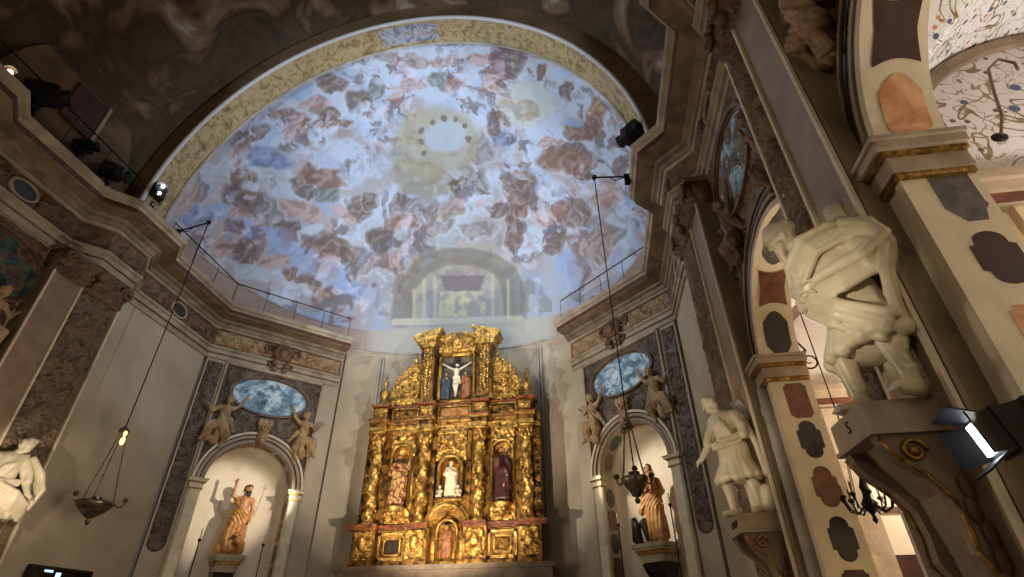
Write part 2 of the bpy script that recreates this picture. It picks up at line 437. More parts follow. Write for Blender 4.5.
ARCHES = {2.0: 1.42, 6.0: 1.4}
SPR = 4.89
def nave_side(fr, s, name, arches):
    mb = MB()
    rng = {2.0: (.3, 4.05), 6.0: (4.05, 7.95)}
    for Y in (2.0, 6.0):
        a, b = rng[Y]
        if Y in arches: arch_wall(mb, min(s*a, s*b), max(s*a, s*b), 10.7, s*Y, ARCHES[Y], SPR, 0, TH)
        else: mb.box(s*a, s*b, 0, TH, 0, 10.7)
    mb.box(s*-5, s*.3, 0, TH, 0, 10.7); mb.box(s*7.95, s*13.2, 0, TH, 0, 10.7)
    obj(name, mb, 'plaster', None, fr[0], fr[1], kind='structure')
    for Y in arches:
        r = ARCHES[Y]; cx = s*Y
        # pier facing, the arch mouldings and their inner soffit
        q = MB(); arch_wall(q, cx-r-.06, cx+r+.06, SPR+r+.06, cx, r, SPR, -.16, 0)
        q = MB().ring(cx, SPR, r, r+.07, -.16, .0, legs=SPR)
        trim(q, 'cream', fr)
        trim(MB().ring(cx, SPR, r+.07, r+.15, -.10, .0), 'black_marble', fr)
        trim(MB().ring(cx, SPR, r+.15, r+.20, -.15, .0), 'stone', fr)
        b_ = MB().ring(cx, SPR, r+.20, r+.28, -.12, .0)
        for i in range(70):
            a = PI*(i+.5)/70; b_.ell((cx+(r+.24)*math.cos(a), -.125, SPR+(r+.24)*math.sin(a)), (.016, .016, .016), 6, 4)
        trim(b_, 'gold_line', fr)
        trim(MB().ring(cx, SPR, r+.28, r+.36, -.13, .0), 'black_marble', fr); trim(MB().ring(cx, SPR, r+.36, r+.40, -.15, .0), 'stone_dim', fr)
        trim(MB().ring(cx, SPR, r-.01, r+.001, -.16, TH+.01, legs=SPR), 'cream', fr)
        # pier strips beside the opening
        for d in (-1, 1):
            x0 = cx+d*(r+.07); x1 = cx+d*(r+.30)
            trim(MB().box(min(x0, x1), max(x0, x1), -.14, 0, 0, SPR-.25), 'cream', fr)
            for (za, zb, pr) in ((SPR-.30, SPR-.24, .03), (SPR-.24, SPR-.08, .06), (SPR-.08, SPR-.03, .09), (SPR-.03, SPR+.05, .13), (SPR+.05, SPR+.09, .16)):
                pass
            q = MB(); g = MB()
            xa, xb = cx+d*(r-.02), cx+d*(r+.42)
            lo, hi = min(xa, xb), max(xa, xb)
            for (za, zb, pr, tgt) in ((-.30, -.25, .03, g), (-.25, -.10, .05, q), (-.10, -.06, .09, g), (-.06, .02, .13, q), (.02, .06, .16, q)):
                e = pr
                tgt.box(lo-(e if d > 0 else 0), hi+(e if d < 0 else 0), -.16-pr, TH+.01, SPR+za, SPR+zb)
            trim(q, 'stone', fr); trim(g, 'gold_line', fr)
        # inlaid marble on the soffit
        for i, c in enumerate(('orange_marble', 'maroon_marble', 'grey_marble', 'brown_marble', 'maroon_marble', 'orange_marble') if Y < 4 else ('black_marble', 'brown_marble', 'grey_marble', 'black_marble', 'brown_marble', 'black_marble')):
            a0 = .10+i*.50; a1 = a0+.41
            def fn(u, v, a0=a0, a1=a1, r=r, cx=cx, s=s):
                e = math.sin(PI*v)**.3*.5+.5 if c != 'orange_marble' else 1.
                w = .175*min(1, .55+2.2*min(v, 1-v)) if i % 2 == 0 else .17*(1+.18*abs(2*v-1))
                bow = .04*math.cos((u-.5)*PI)*(1 if v > .5 else -1)*abs(2*v-1)**3*(1 if i % 2 == 0 else -1)
                a = a0+(a1-a0)*v+bow
                ang = (PI-a) if s < 0 else a
                return (cx+(r-.018)*math.cos(ang), .13+(u-.5)*2*w, SPR+(r-.018)*math.sin(ang))
            trim(MB().grid(fn, 8, 10), c, fr)
nave_side(F_R, -1, 'wall_right', (2.0, 6.0))
nave_side(F_L, 1, 'wall_left', (6.0,))

def lobed(cx, cz, w, h, kind):
    pts = []
    if kind == 0:      # notched oval
        hw, hh = w/2, h/2; c = hw*.72
        pts = [(-hw, -hh*.45), (-hw, hh*.45), (-c, hh*.52)]+[(-c*math.cos(t), hh*.62+(hh*.38)*math.sin(t)) for t in [PI*i/8 for i in range(9)]]+[(c, hh*.52), (hw, hh*.45), (hw, -hh*.45), (c, -hh*.52)]
        pts += [(c*math.cos(t), -hh*.62-(hh*.38)*math.sin(t)) for t in [PI*i/8 for i in range(9)]]+[(-c, -hh*.52)]
    elif kind == 1:    # clipped block with pointed ends
        hw, hh = w/2, h/2
        pts = [(-hw, hh), (hw*.9, hh), (hw*.9, -hh*.2), (hw, -hh*.35), (hw*.75, -hh*.55), (hw*.55, -hh), (-hw*.35, -hh), (-hw, -hh*.4)]
    else:              # concave-cornered block
        hw, hh = w/2, h/2; k = .28*w
        for sx, sz, a0 in ((-1, 1, 1), (1, 1, 2), (1, -1, 3), (-1, -1, 4)):
            ang = {1: (-PI/2, 0), 2: (PI, 3*PI/2), 3: (PI/2, PI), 4: (0, PI/2)}[a0]
            for t in range(6):
                a = ang[0]+(ang[1]-ang[0])*t/5
                pts.append((sx*hw+k*.5*math.cos(a), sz*hh+k*.5*math.sin(a)))
    return [(cx+x, cz+z) for x, z in pts]
def inlay(c, X, Y, z, w, h, kind):
    trim(MB().prism_xz(lobed(X, z, w, h, kind), Y-.012, Y+.02), c)
for (c, z, k) in (('grey_marble', 4.36, 1), ('maroon_marble', 3.80, 0), ('orange_marble', 3.18, 2), ('grey_marble', 2.5, 0)):
    inlay(c, 2.99, 3.42, z, .31, .46, k)
for (c, z, k) in (('brown_marble', 4.30, 2), ('black_marble', 3.76, 0), ('brown_marble', 3.16, 0), ('black_marble', 2.56, 0), ('maroon_marble', 1.98, 2)):
    inlay(c, 2.95, 7.4, z, .30, .50, k)

# the chapels beyond the two arches on the right
def orn(name, base, cols, scale):
    m = bpy.data.materials.new(name); m.use_nodes = True
    nt = m.node_tree; N = nt.nodes; L = nt.links; b = N['Principled BSDF']; b.inputs['Roughness'].default_value = .7
    tc = N.new('ShaderNodeTexCoord')
    cur = None
    for i, (c, sc, lo, hi, kind) in enumerate(cols):
        if kind == 'vine':
            t = N.new('ShaderNodeTexNoise'); t.inputs['Scale'].default_value = sc*scale; t.inputs['Detail'].default_value = 1.5; t.inputs['Distortion'].default_value = 1.2; o = t.outputs['Fac']
            mp = N.new('ShaderNodeMapping'); mp.inputs['Location'].default_value = (i*3.1, i*1.7, 0); L.new(tc.outputs['Object'], mp.inputs['Vector']); L.new(mp.outputs['Vector'], t.inputs['Vector'])
            s1 = N.new('ShaderNodeMath'); s1.operation = 'SUBTRACT'; s1.inputs[1].default_value = .5; L.new(o, s1.inputs[0])
            s2 = N.new('ShaderNodeMath'); s2.operation = 'ABSOLUTE'; L.new(s1.outputs[0], s2.inputs[0]); o = s2.outputs[0]
        else:
            t = N.new('ShaderNodeTexVoronoi'); t.inputs['Scale'].default_value = sc*scale; o = t.outputs['Distance']
            mp = N.new('ShaderNodeMapping'); mp.inputs['Location'].default_value = (i*2.3, i*5.7, i); L.new(tc.outputs['Object'], mp.inputs['Vector']); L.new(mp.outputs['Vector'], t.inputs['Vector'])
        lt = N.new('ShaderNodeMapRange'); lt.inputs[1].default_value = lo; lt.inputs[2].default_value = hi; lt.inputs[3].default_value = 1; lt.inputs[4].default_value = 0
        L.new(o, lt.inputs[0])
        mx = N.new('ShaderNodeMixRGB'); L.new(lt.outputs[0], mx.inputs['Fac']); mx.inputs['Color2'].default_value = (*lin(c), 1)
        if cur is None: mx.inputs['Color1'].default_value = (*lin(base), 1)
        else: L.new(cur, mx.inputs['Color1'])
        cur = mx.outputs['Color']
    L.new(cur, b.inputs['Base Color']); return m
M['orn_vault'] = orn('painted_flower_vault', (.88, .88, .90), [((.52, .42, .26), 2.0, .007, .014, 'vine'), ((.60, .56, .40), 2.8, .006, .011, 'vine'), ((.30, .34, .50), 4.2, .16, .2, 'dot'), ((.78, .50, .34), 5.1, .14, .17, 'dot'), ((.40, .44, .34), 6.3, .15, .18, 'dot')], 1.5)
M['orn_wall'] = orn('painted_scroll_lunette', (.82, .80, .80), [((.50, .42, .30), 1.7, .014, .024, 'vine'), ((.56, .50, .38), 3.0, .010, .016, 'vine'), ((.32, .34, .46), 2.6, .16, .19, 'dot'), ((.40, .33, .26), 4.4, .14, .17, 'dot')], 1.3)
M['chapel_plain'] = mat('chapel_plaster', (.80, .76, .68), (.86, .82, .75), 1., .7)
M['vault_white'] = mat('vault_white', (.78, .76, .76), (.86, .84, .84), 1., .7)
def chapel(Y0, Y1, k, vm, wm):
    XA, XB = WR+TH, 7.0; cy, ry = (Y0+Y1)/2, (Y1-Y0)/2-.02; cx_, rx = (XA+XB)/2, (XB-XA)/2
    def h(X, Y):
        a = ry*math.sqrt(max(0, 1-((Y-cy)/ry)**2)) if abs(Y-cy) < ry else 0
        b = rx*math.sqrt(max(0, 1-((X-cx_)/rx)**2)) if abs(X-cx_) < rx else 0
        return SPR+.12+max(a, b)
    v = MB().grid(lambda u, t: (XA+(XB-XA)*u, Y0+(Y1-Y0)*t, h(XA+(XB-XA)*u, Y0+(Y1-Y0)*t)), 60, 60)
    obj('ceiling', v, vm, smooth=False, kind='structure')
    # far, east and near walls below the cornice, lunettes above
    obj('wall_chapel', MB().box(XA, XB+.2, Y1, Y1+.2, 0, SPR-.3).box(XB, XB+.2, Y0, Y1, 0, SPR-.3).box(XA, XB+.2, Y0-.2, Y0, 0, SPR-.3), 'chapel_plain', kind='structure')
    L_ = MB().box(XA, XB+.2, Y1, Y1+.2, SPR-.3, 7.).box(XB, XB+.2, Y0, Y1, SPR-.3, 7.).box(XA, XB+.2, Y0-.2, Y0, SPR-.3, 7.)
    obj('wall_lunette', L_, wm, kind='structure')
    q = MB()
    for za, zb, p in ((-.30, -.22, .03), (-.12, -.02, .10), (-.02, .08, .15)):
        q.box(XA, XB, Y1-p, Y1, SPR+za, SPR+zb); q.box(XB-p, XB, Y0, Y1, SPR+za, SPR+zb)
    trim(q, 'stone')
    trim(MB().box(XA, XB, Y1-.05, Y1, SPR-.22, SPR-.12).box(XB-.05, XB, Y0, Y1, SPR-.22, SPR-.12), 'rust')
    # transverse rib on the far wall
    trim(MB().ring(cx_, SPR+.12, rx-.16, rx-.04, Y1-.06, Y1), 'stone_dim')
    q = MB()
    for x in (XA+.55, XA+1.9): q.box(x, x+.3, Y1-.08, Y1, 0, SPR-.3)
    trim(q, 'stone')
    trim(MB().box(XA, XB, Y1-.03, Y1, 3.05, 3.12), 'rust')
chapel(.25, 3.95, 1, 'orn_vault', 'orn_wall')
chapel(4.2, 8.7, 2, 'vault_white', 'vault_white')
obj('wall_chapel_left', MB().box(-13.4, -13.2, 4, 8, 0, 10.5).box(-13.4, -11.8, 3.9, 4.1, 0, 10).box(-13.4, -11.8, 7.9, 8.1, 0, 10).box(-13.4, -11.7, 4, 8, 7, 7.2), 'stone_dim', kind='structure')
# niche wall piers
# ------------------------------------------------------------------ pilasters on the nave walls (front plane at y=-.35)
PIL = {1: dict(a=3.65, b=4.35, c=4.85), 2: dict(a=7.75, b=8.5, c=9.6)}
def pilaster(fr, s, k, seed):
    p = PIL[k]; a, b, c = p['a'], p['b'], p['c']
    X = lambda y: s*y
    lo, hi = min(X(a), X(c)), max(X(a), X(c))
    trim(MB().box(lo, hi, -.30, .01, 0, 8.35), 'olive_stone', fr)
    # plain shaft with raised edge fillets
    l2, h2 = min(X(a), X(b)), max(X(a), X(b))
    trim(MB().box(l2, h2, -.35, -.30, 0, 8.35), 'pink_stone', fr)
    e = MB()
    for y in (a+.0, b-.03): e.box(min(X(y), X(y+.05)), max(X(y), X(y+.05)), -.385, -.34, 0, 8.35)
    e.box(min(X(c-.05), X(c)), max(X(c-.05), X(c)), -.385, -.34, 0, 8.35)
    trim(e, 'cream', fr)
    # carved strip
    r = relief(c-b-.12, 8.2, .13, seed, 1.0, .018); shift(r, X((b+c)/2), -.31, .1)
    trim(r, 'brown_relief' if k == 1 else 'brown_relief', fr, True)
    # capital: leaf tiers under an abacus
    q = MB(); cx = X((a+c)/2); hw = (c-a)/2
    rg = random.Random(seed)
    rc = relief(2*hw, .55, .13, seed+70, 1.3, .025, y=-.36)
    rc.v = [(x+cx, y-.16*(z/.55)**2, z+8.34) for x, y, z in rc.v]; q.add(rc.v, rc.f)
    q.box(cx-hw-.02, cx+hw+.02, -.36, 0, 8.33, 8.9)
    for d in (-1, 1): q.scroll(cx+d*(hw-.12), 8.74, -.54, .17, .05, 1.5, -d, 0 if d < 0 else PI)
    q.ell((cx, -.56, 8.76), (.14, .10, .14)); q.ell((cx, -.5, 8.5), (.10, .10, .12))
    trim(q, 'stucco_brown', fr, True)
    trim(MB().box(cx-hw-.08, cx+hw+.08, -.50, 0, 8.9, 8.97), 'stone_dim', fr)
pilaster(F_R, -1, 1, 11); pilaster(F_R, -1, 2, 12); pilaster(F_L, 1, 2, 13); pilaster(F_L, 1, 1, 14)
# half-round shaft strips beside the pier of the second arch
for fr, s in ((F_R, -1), (F_L, 1)):
    trim(MB().lathe([(.085, 0), (.085, 4.2), (.10, 4.22), (.10, 4.3), (.085, 4.35), (.085, 4.6)], s*7.66, -.18, 12), 'plaster_grey', fr, True)

# ------------------------------------------------------------------ the entablature, swept along the walls
def sweep(path, prof, side):
    n = len(path); P = [Vector((x, y)) for x, y in path]; out = []
    for i in range(n):
        d1 = (P[i]-P[i-1]).normalized() if i else (P[1]-P[0]).normalized()
        d2 = (P[i+1]-P[i]).normalized() if i < n-1 else d1
        n1 = Vector((-d1.y, d1.x))*side; n2 = Vector((-d2.y, d2.x))*side
        b = (n1+n2).normalized(); k = 1/max(.35, b.dot(n1))
        out.append((P[i], b*k))
    v = []; m = len(prof)
    for p, b in out: v += [(p.x+b.x*o, p.y+b.y*o, z) for o, z in prof]
    f = [(i*m+j, i*m+j+1, (i+1)*m+j+1, (i+1)*m+j) for i in range(n-1) for j in range(m-1)]
    f += [tuple(range(m)), tuple((n-1)*m+j for j in range(m))[::-1]]
    return MB().add(v, f)
RP = [(2.8, -5), (2.8, 3.0), (2.3, 3.5), (2.3, 4.75), (2.8, 5.25), (2.8, 8.0), (2.3, 8.5), (2.3, 9.5), (2.8, 10.0), (2.8, 13.2), (-.2, 16.2)]
LP = [(mirx(x), y) for x, y in RP]
for path, sd in ((RP, 1), (LP, -1)):
    trim(sweep(path, [(-.3, 8.95), (.05, 8.95), (.05, 9.08), (.08, 9.09)], sd), 'stone')
    trim(sweep(path, [(-.3, 9.085), (.06, 9.09), (.06, 9.125), (-.1, 9.13)], sd), 'rust')
    trim(sweep(path, [(-.3, 9.125), (.09, 9.125), (.09, 9.24), (.15, 9.27), (.15, 9.33), (-.3, 9.34)], sd), 'stone')
    trim(sweep(path, [(-.3, 9.335), (.02, 9.34), (.02, 9.94), (-.3, 9.95)], sd), 'stucco_brown')
    trim(sweep(path, [(-.3, 9.94), (.08, 9.94), (.12, 10.0), (-.3, 10.01)], sd), 'stone')
    trim(sweep(path, [(-.3, 10.0), (.15, 10.0), (.18, 10.1), (.26, 10.14), (.28, 10.20), (.60, 10.26), (.60, 10.29), (-.3, 10.3)], sd), 'stone_dim')
    trim(sweep(path, [(-.3, 10.285), (.62, 10.29), (.62, 10.40), (-.3, 10.41)], sd), 'rust')
    trim(sweep(path, [(-.3, 10.4), (.64, 10.40), (.66, 10.46), (.72, 10.50), (.75, 10.60), (-.3, 10.62)], sd), 'stone')
# frieze carving per straight run, with dark oval inlays
def frieze(p, q, sd, seed, oval=True):
    P, Q = Vector(p), Vector(q); d = (Q-P); L_ = d.length; d.normalize()
    if sd < 0: P, Q, d = Q, P, -d        # x must run to the viewer's right
    mid = (P+Q)/2
    ang = math.atan2(-(Q-P).y, -(Q-P).x) if False else math.atan2(d.y, d.x)
    # want y axis into the wall
    fr = ((mid.x, mid.y, 0), ang)
    yin = Vector((-math.sin(ang), math.cos(ang)))
    c = Vector((X0, 8.))-mid
    if yin.dot(c) > 0: fr = (fr[0], ang+PI)
    w = L_-.2
    for side in ((-1, 1) if oval else (0,)):
        ww = w/2-.42 if oval else w
        if ww < .15: continue
        r = relief(ww, .5, .12, seed+side, 1.2, .022); shift(r, side*(.38+ww/2) if oval else 0, -.03, 9.39)
        trim(r, 'stucco' if seed == 41 else 'stucco_brown', fr, True)
    if oval:
        trim(MB().prism_xz([(.26*math.cos(t*PI/12), 9.64+.17*math.sin(t*PI/12)) for t in range(24)], -.05, 0), 'black_marble', fr)
        trim(MB().ring(0, 9.64, .27, .33, -.09, 0, 0, 2*PI, 28, 1, .68), 'stone', fr, True)
for path, sd in ((RP, 1), (LP, -1)):
    frieze(path[2], path[3], sd, 31, False); frieze(path[4], path[5], sd, 32); frieze(path[6], path[7], sd, 35, False)
    frieze(path[8], path[9], sd, 37); frieze(path[9], path[10], sd, 41, False)
    frieze((path[0][0], 1.), path[1], sd, 49)

# ------------------------------------------------------------------ diagonal niche walls
NS = 5.4; NR = 1.2
def niche_wall(fr, corner, name, seed):
    obj(name, arch_wall(MB(), -2.1, 2.1, 10.7, 0, NR, NS, 0, .45), 'plaster', None, fr[0], fr[1], kind='structure')
    # hollow of the niche
    def lower(u, t):
        a = PI*u; return (-NR*math.cos(a), .45+.62*math.sin(a), NS*t)
    def upper(u, t):
        a = PI*u; b = PI/2*t
        return (-NR*math.cos(a)*math.cos(b), .45+.62*math.sin(a)*math.cos(b), NS+NR*math.sin(b))
    obj('wall_niche', MB().grid(lower, 32, 4).grid(upper, 32, 16), 'chapel_plain', None, fr[0], fr[1], True, kind='structure')
    # spandrel ground of carved stone, cut round the arch
    r = relief(2.96, 8.84-5.45, .07, seed, .9, .025, y=-.02); shift(r, 0, 0, 5.45)
    keep = [f for f in r.f if all(math.hypot(r.v[i][0], r.v[i][2]-NS) > 1.47 and ((r.v[i][0]/1.18)**2+((r.v[i][2]-8.1)/.62)**2 > .9) for i in f)]
    r.f = keep
    trim(r, 'dark_relief', fr, True)
    # arch mouldings
    trim(MB().ring(0, NS, NR, NR+.10, -.10, 0), 'pink_stone', fr)
    trim(MB().ring(0, NS, NR+.10, NR+.14, -.07, 0), 'rust', fr)
    trim(MB().ring(0, NS, NR+.14, NR+.22, -.13, 0), 'stone', fr)
    trim(MB().ring(0, NS, NR+.22, NR+.255, -.09, 0), 'rust', fr)
    trim(MB().ring(0, NS, NR+.255, NR+.32, -.16, 0), 'cream', fr)
    for d in (-1, 1):
        a, b = (NR, NR+.30) if d > 0 else (-NR-.30, -NR)
        trim(MB().bevbox(a, b, -.10, 0, 0, NS-.28, .03), 'marble', fr)
        q = MB(); g = MB()
        for za, zb, p, t in ((-.28, -.24, .03, g), (-.24, -.12, .02, q), (-.12, -.08, .05, g), (-.08, -.02, .09, q), (-.02, .0, .12, q)):
            t.box(a-p, b+p, -.10-p, .1, NS+za, NS+zb)
        trim(q, 'cream', fr); trim(g, 'gold_line', fr)
        # marble inlay on the reveals
        for i in range(9):
            z = 4.85-i*.58
            c = ('black_marble', 'brown_marble')[i % 2]
            if z < .3: break
            m_ = MB().prism_xz(lobed(.22, z, .30, .50, (0, 2)[i % 2]), 0, .02)
            m_.v = [((d*(NR-.012*(1 if y_ < .01 else -1))), x_, z_) for x_, y_, z_ in m_.v]
            trim(m_, c, fr)
        for i in range(3):
            a0 = .15+i*.5; c = ('brown_marble', 'black_marble', 'brown_marble')[i]
            def fn(u, v, a0=a0, d=d):
                w = .15*min(1, .55+2.2*min(v, 1-v)); aa = a0+.4*v; aa = aa if d > 0 else PI-aa
                return ((NR-.012)*math.cos(aa), .22+(u-.5)*2*w, NS+(NR-.012)*math.sin(aa))
            trim(MB().grid(fn, 6, 8), c, fr)
        trim(MB().ring(0, NS, NR-.006, NR+.001, -.05, .45, legs=0), 'cream', fr)
    # keystone console
    q = MB().prism_xz([(-.10, 6.45), (.10, 6.45), (.17, 7.12), (-.17, 7.12)], -.22, 0)
    q.scroll(0, 7.05, -.26, .11, .04, 1.3, 1, 0); q.ell((0, -.26, 6.62), (.10, .07, .12))
    for x in (-.14, 0, .14): q.ell((x, -.20, 7.22), (.10, .08, .13))
    trim(q, 'stucco', fr, True)
    # panel frame and corner strip
    q = MB()
    for x in (-1.55, 1.49): q.box(x, x+.06, -.09, 0, 0, 8.95)
    q.box(-1.55, 1.55, -.09, 0, 8.86, 8.95)
    trim(q, 'stone', fr)
    q = MB()
    q.box(-1.487, -1.46, -.05, 0, 5.4, 8.86).box(1.46, 1.487, -.05, 0, 5.4, 8.86)
    trim(q, 'rust', fr)
    c = corner
    r = relief(.44, 5.1, .07, seed+3, 1., .02, y=-.01); shift(r, c*1.83, 0, 3.75); trim(r, 'dark_relief', fr, True)
    trim(MB().ell((c*1.83, 0, 3.75), (.22, .04, .22), 16, 8), 'dark_relief', fr, True)
    # mask cartouche over the frame
    q = MB(); q.ell((0, -.16, 9.62), (.36, .16, .30), 14, 10); q.ell((0, -.30, 9.58), (.16, .10, .20), 10, 8)
    for d in (-1, 1):
        q.scroll(d*.42, 9.66, -.14, .20, .055, 1.5, -d, 0 if d < 0 else PI); q.scroll(d*.30, 9.22, -.12, .15, .05, 1.3, d, PI/2)
        q.ell((d*.2, -.2, 9.2), (.12, .08, .08), rot=d*.5); q.ell((d*.16, -.18, 9.02), (.10, .08, .08))
    trim(q, 'stucco_brown', fr, True)
niche_wall(F_NR, 1, 'wall_niche_right', 51); niche_wall(F_NL, -1, 'wall_niche_left', 52)

# ------------------------------------------------------------------ the apse: concave wall and painted half dome
NEXP = 2.6; DA, DB, DH, DY = 7.02, 8.1, 7.3, 9.3
def dome(phi, th):
    c, s_ = math.cos(phi), math.sin(phi)
    return (X0+DA*(abs(c)**(2/NEXP))*(1 if c > 0 else -1)*math.cos(th), DY+DB*(abs(s_)**(2/NEXP))*math.cos(th), 10.6+DH*math.sin(th))
pl = []
for i in range(61):
    X = -4.15+8.3*i/60; y = DY+DB*(1-(abs(X)/DA)**NEXP)**(1/NEXP); pl.append((X0+X, y))
v = []; 
for x, y in pl: v += [(x, y, 0), (x, y, 10.6)]
obj('wall_apse', MB().add(v, [(2*i, 2*i+1, 2*i+3, 2*i+2) for i in range(60)]), 'plaster', smooth=True, kind='structure')
# thin ledge where wall meets vault
trim(MB().tube([(x, y-.03, 10.6) for x, y in pl], .035, 6), 'plaster_grey')
q = MB()
for x in (-7.28, -7.18, -1.42, -1.32):
    y = DY+DB*(1-(abs(x-X0)/DA)**NEXP)**(1/NEXP); q.box(x-.03, x+.03, y-.10, y+.2, 0, 10.4)
trim(q, 'plaster_grey')

A1, B1 = 6.35, 7.0
def ell_arc(a, b, y, n=72): return [(X0+a*math.cos(PI*i/n), y, 10.6+b*math.sin(PI*i/n)) for i in range(n+1)]
def strip(P, Q): n = len(P); return MB().add(P+Q, [(i, i+1, n+i+1, n+i) for i in range(n-1)])
obj('ceiling', strip(ell_arc(6.95, 7.75, -5), ell_arc(6.95, 7.75, 8.5)), 'nave_fresco', smooth=True, kind='structure')
M['arch_face'] = mat('arch_face', (.46, .37, .28), (.60, .50, .38), .7, .8)
trim(strip(ell_arc(7.2, 8.1, 8.5), ell_arc(A1+.05, B1+.05, 8.5)), 'arch_face', smooth=True)
trim(strip(ell_arc(A1, B1, 8.5), ell_arc(A1, B1, 9.3)), 'gold_band', smooth=True)
trim(strip(ell_arc(A1, B1, 9.3), ell_arc(7.2, 7.6, 9.32)), 'plaster_grey')
M['arch_edge'] = mat('arch_edge', (.80, .80, .82), None, 1., .5)
trim(MB().tube(ell_arc(A1+.02, B1+.02, 8.5), .06, 8), 'arch_edge', smooth=True)
trim(MB().tube(ell_arc(A1-.01, B1-.01, 9.3), .045, 6), 'plaster_grey', smooth=True)
# painted medallion at the crown of the band
def crown(u, t):
    a = PI/2+.02+(u-.5)*.30; return (X0+(A1-.015)*math.cos(a)*1., 8.62+.56*t, 10.6+(B1-.015)*math.sin(a))
M['band_medal'] = fresco('band_medallion', [(.36, (.45, .46, .52)), (.5, (.66, .68, .76)), (.6, (.56, .50, .42))], 3., .6, dist=1.)
trim(MB().grid(crown, 24, 6), 'band_medal', smooth=True)
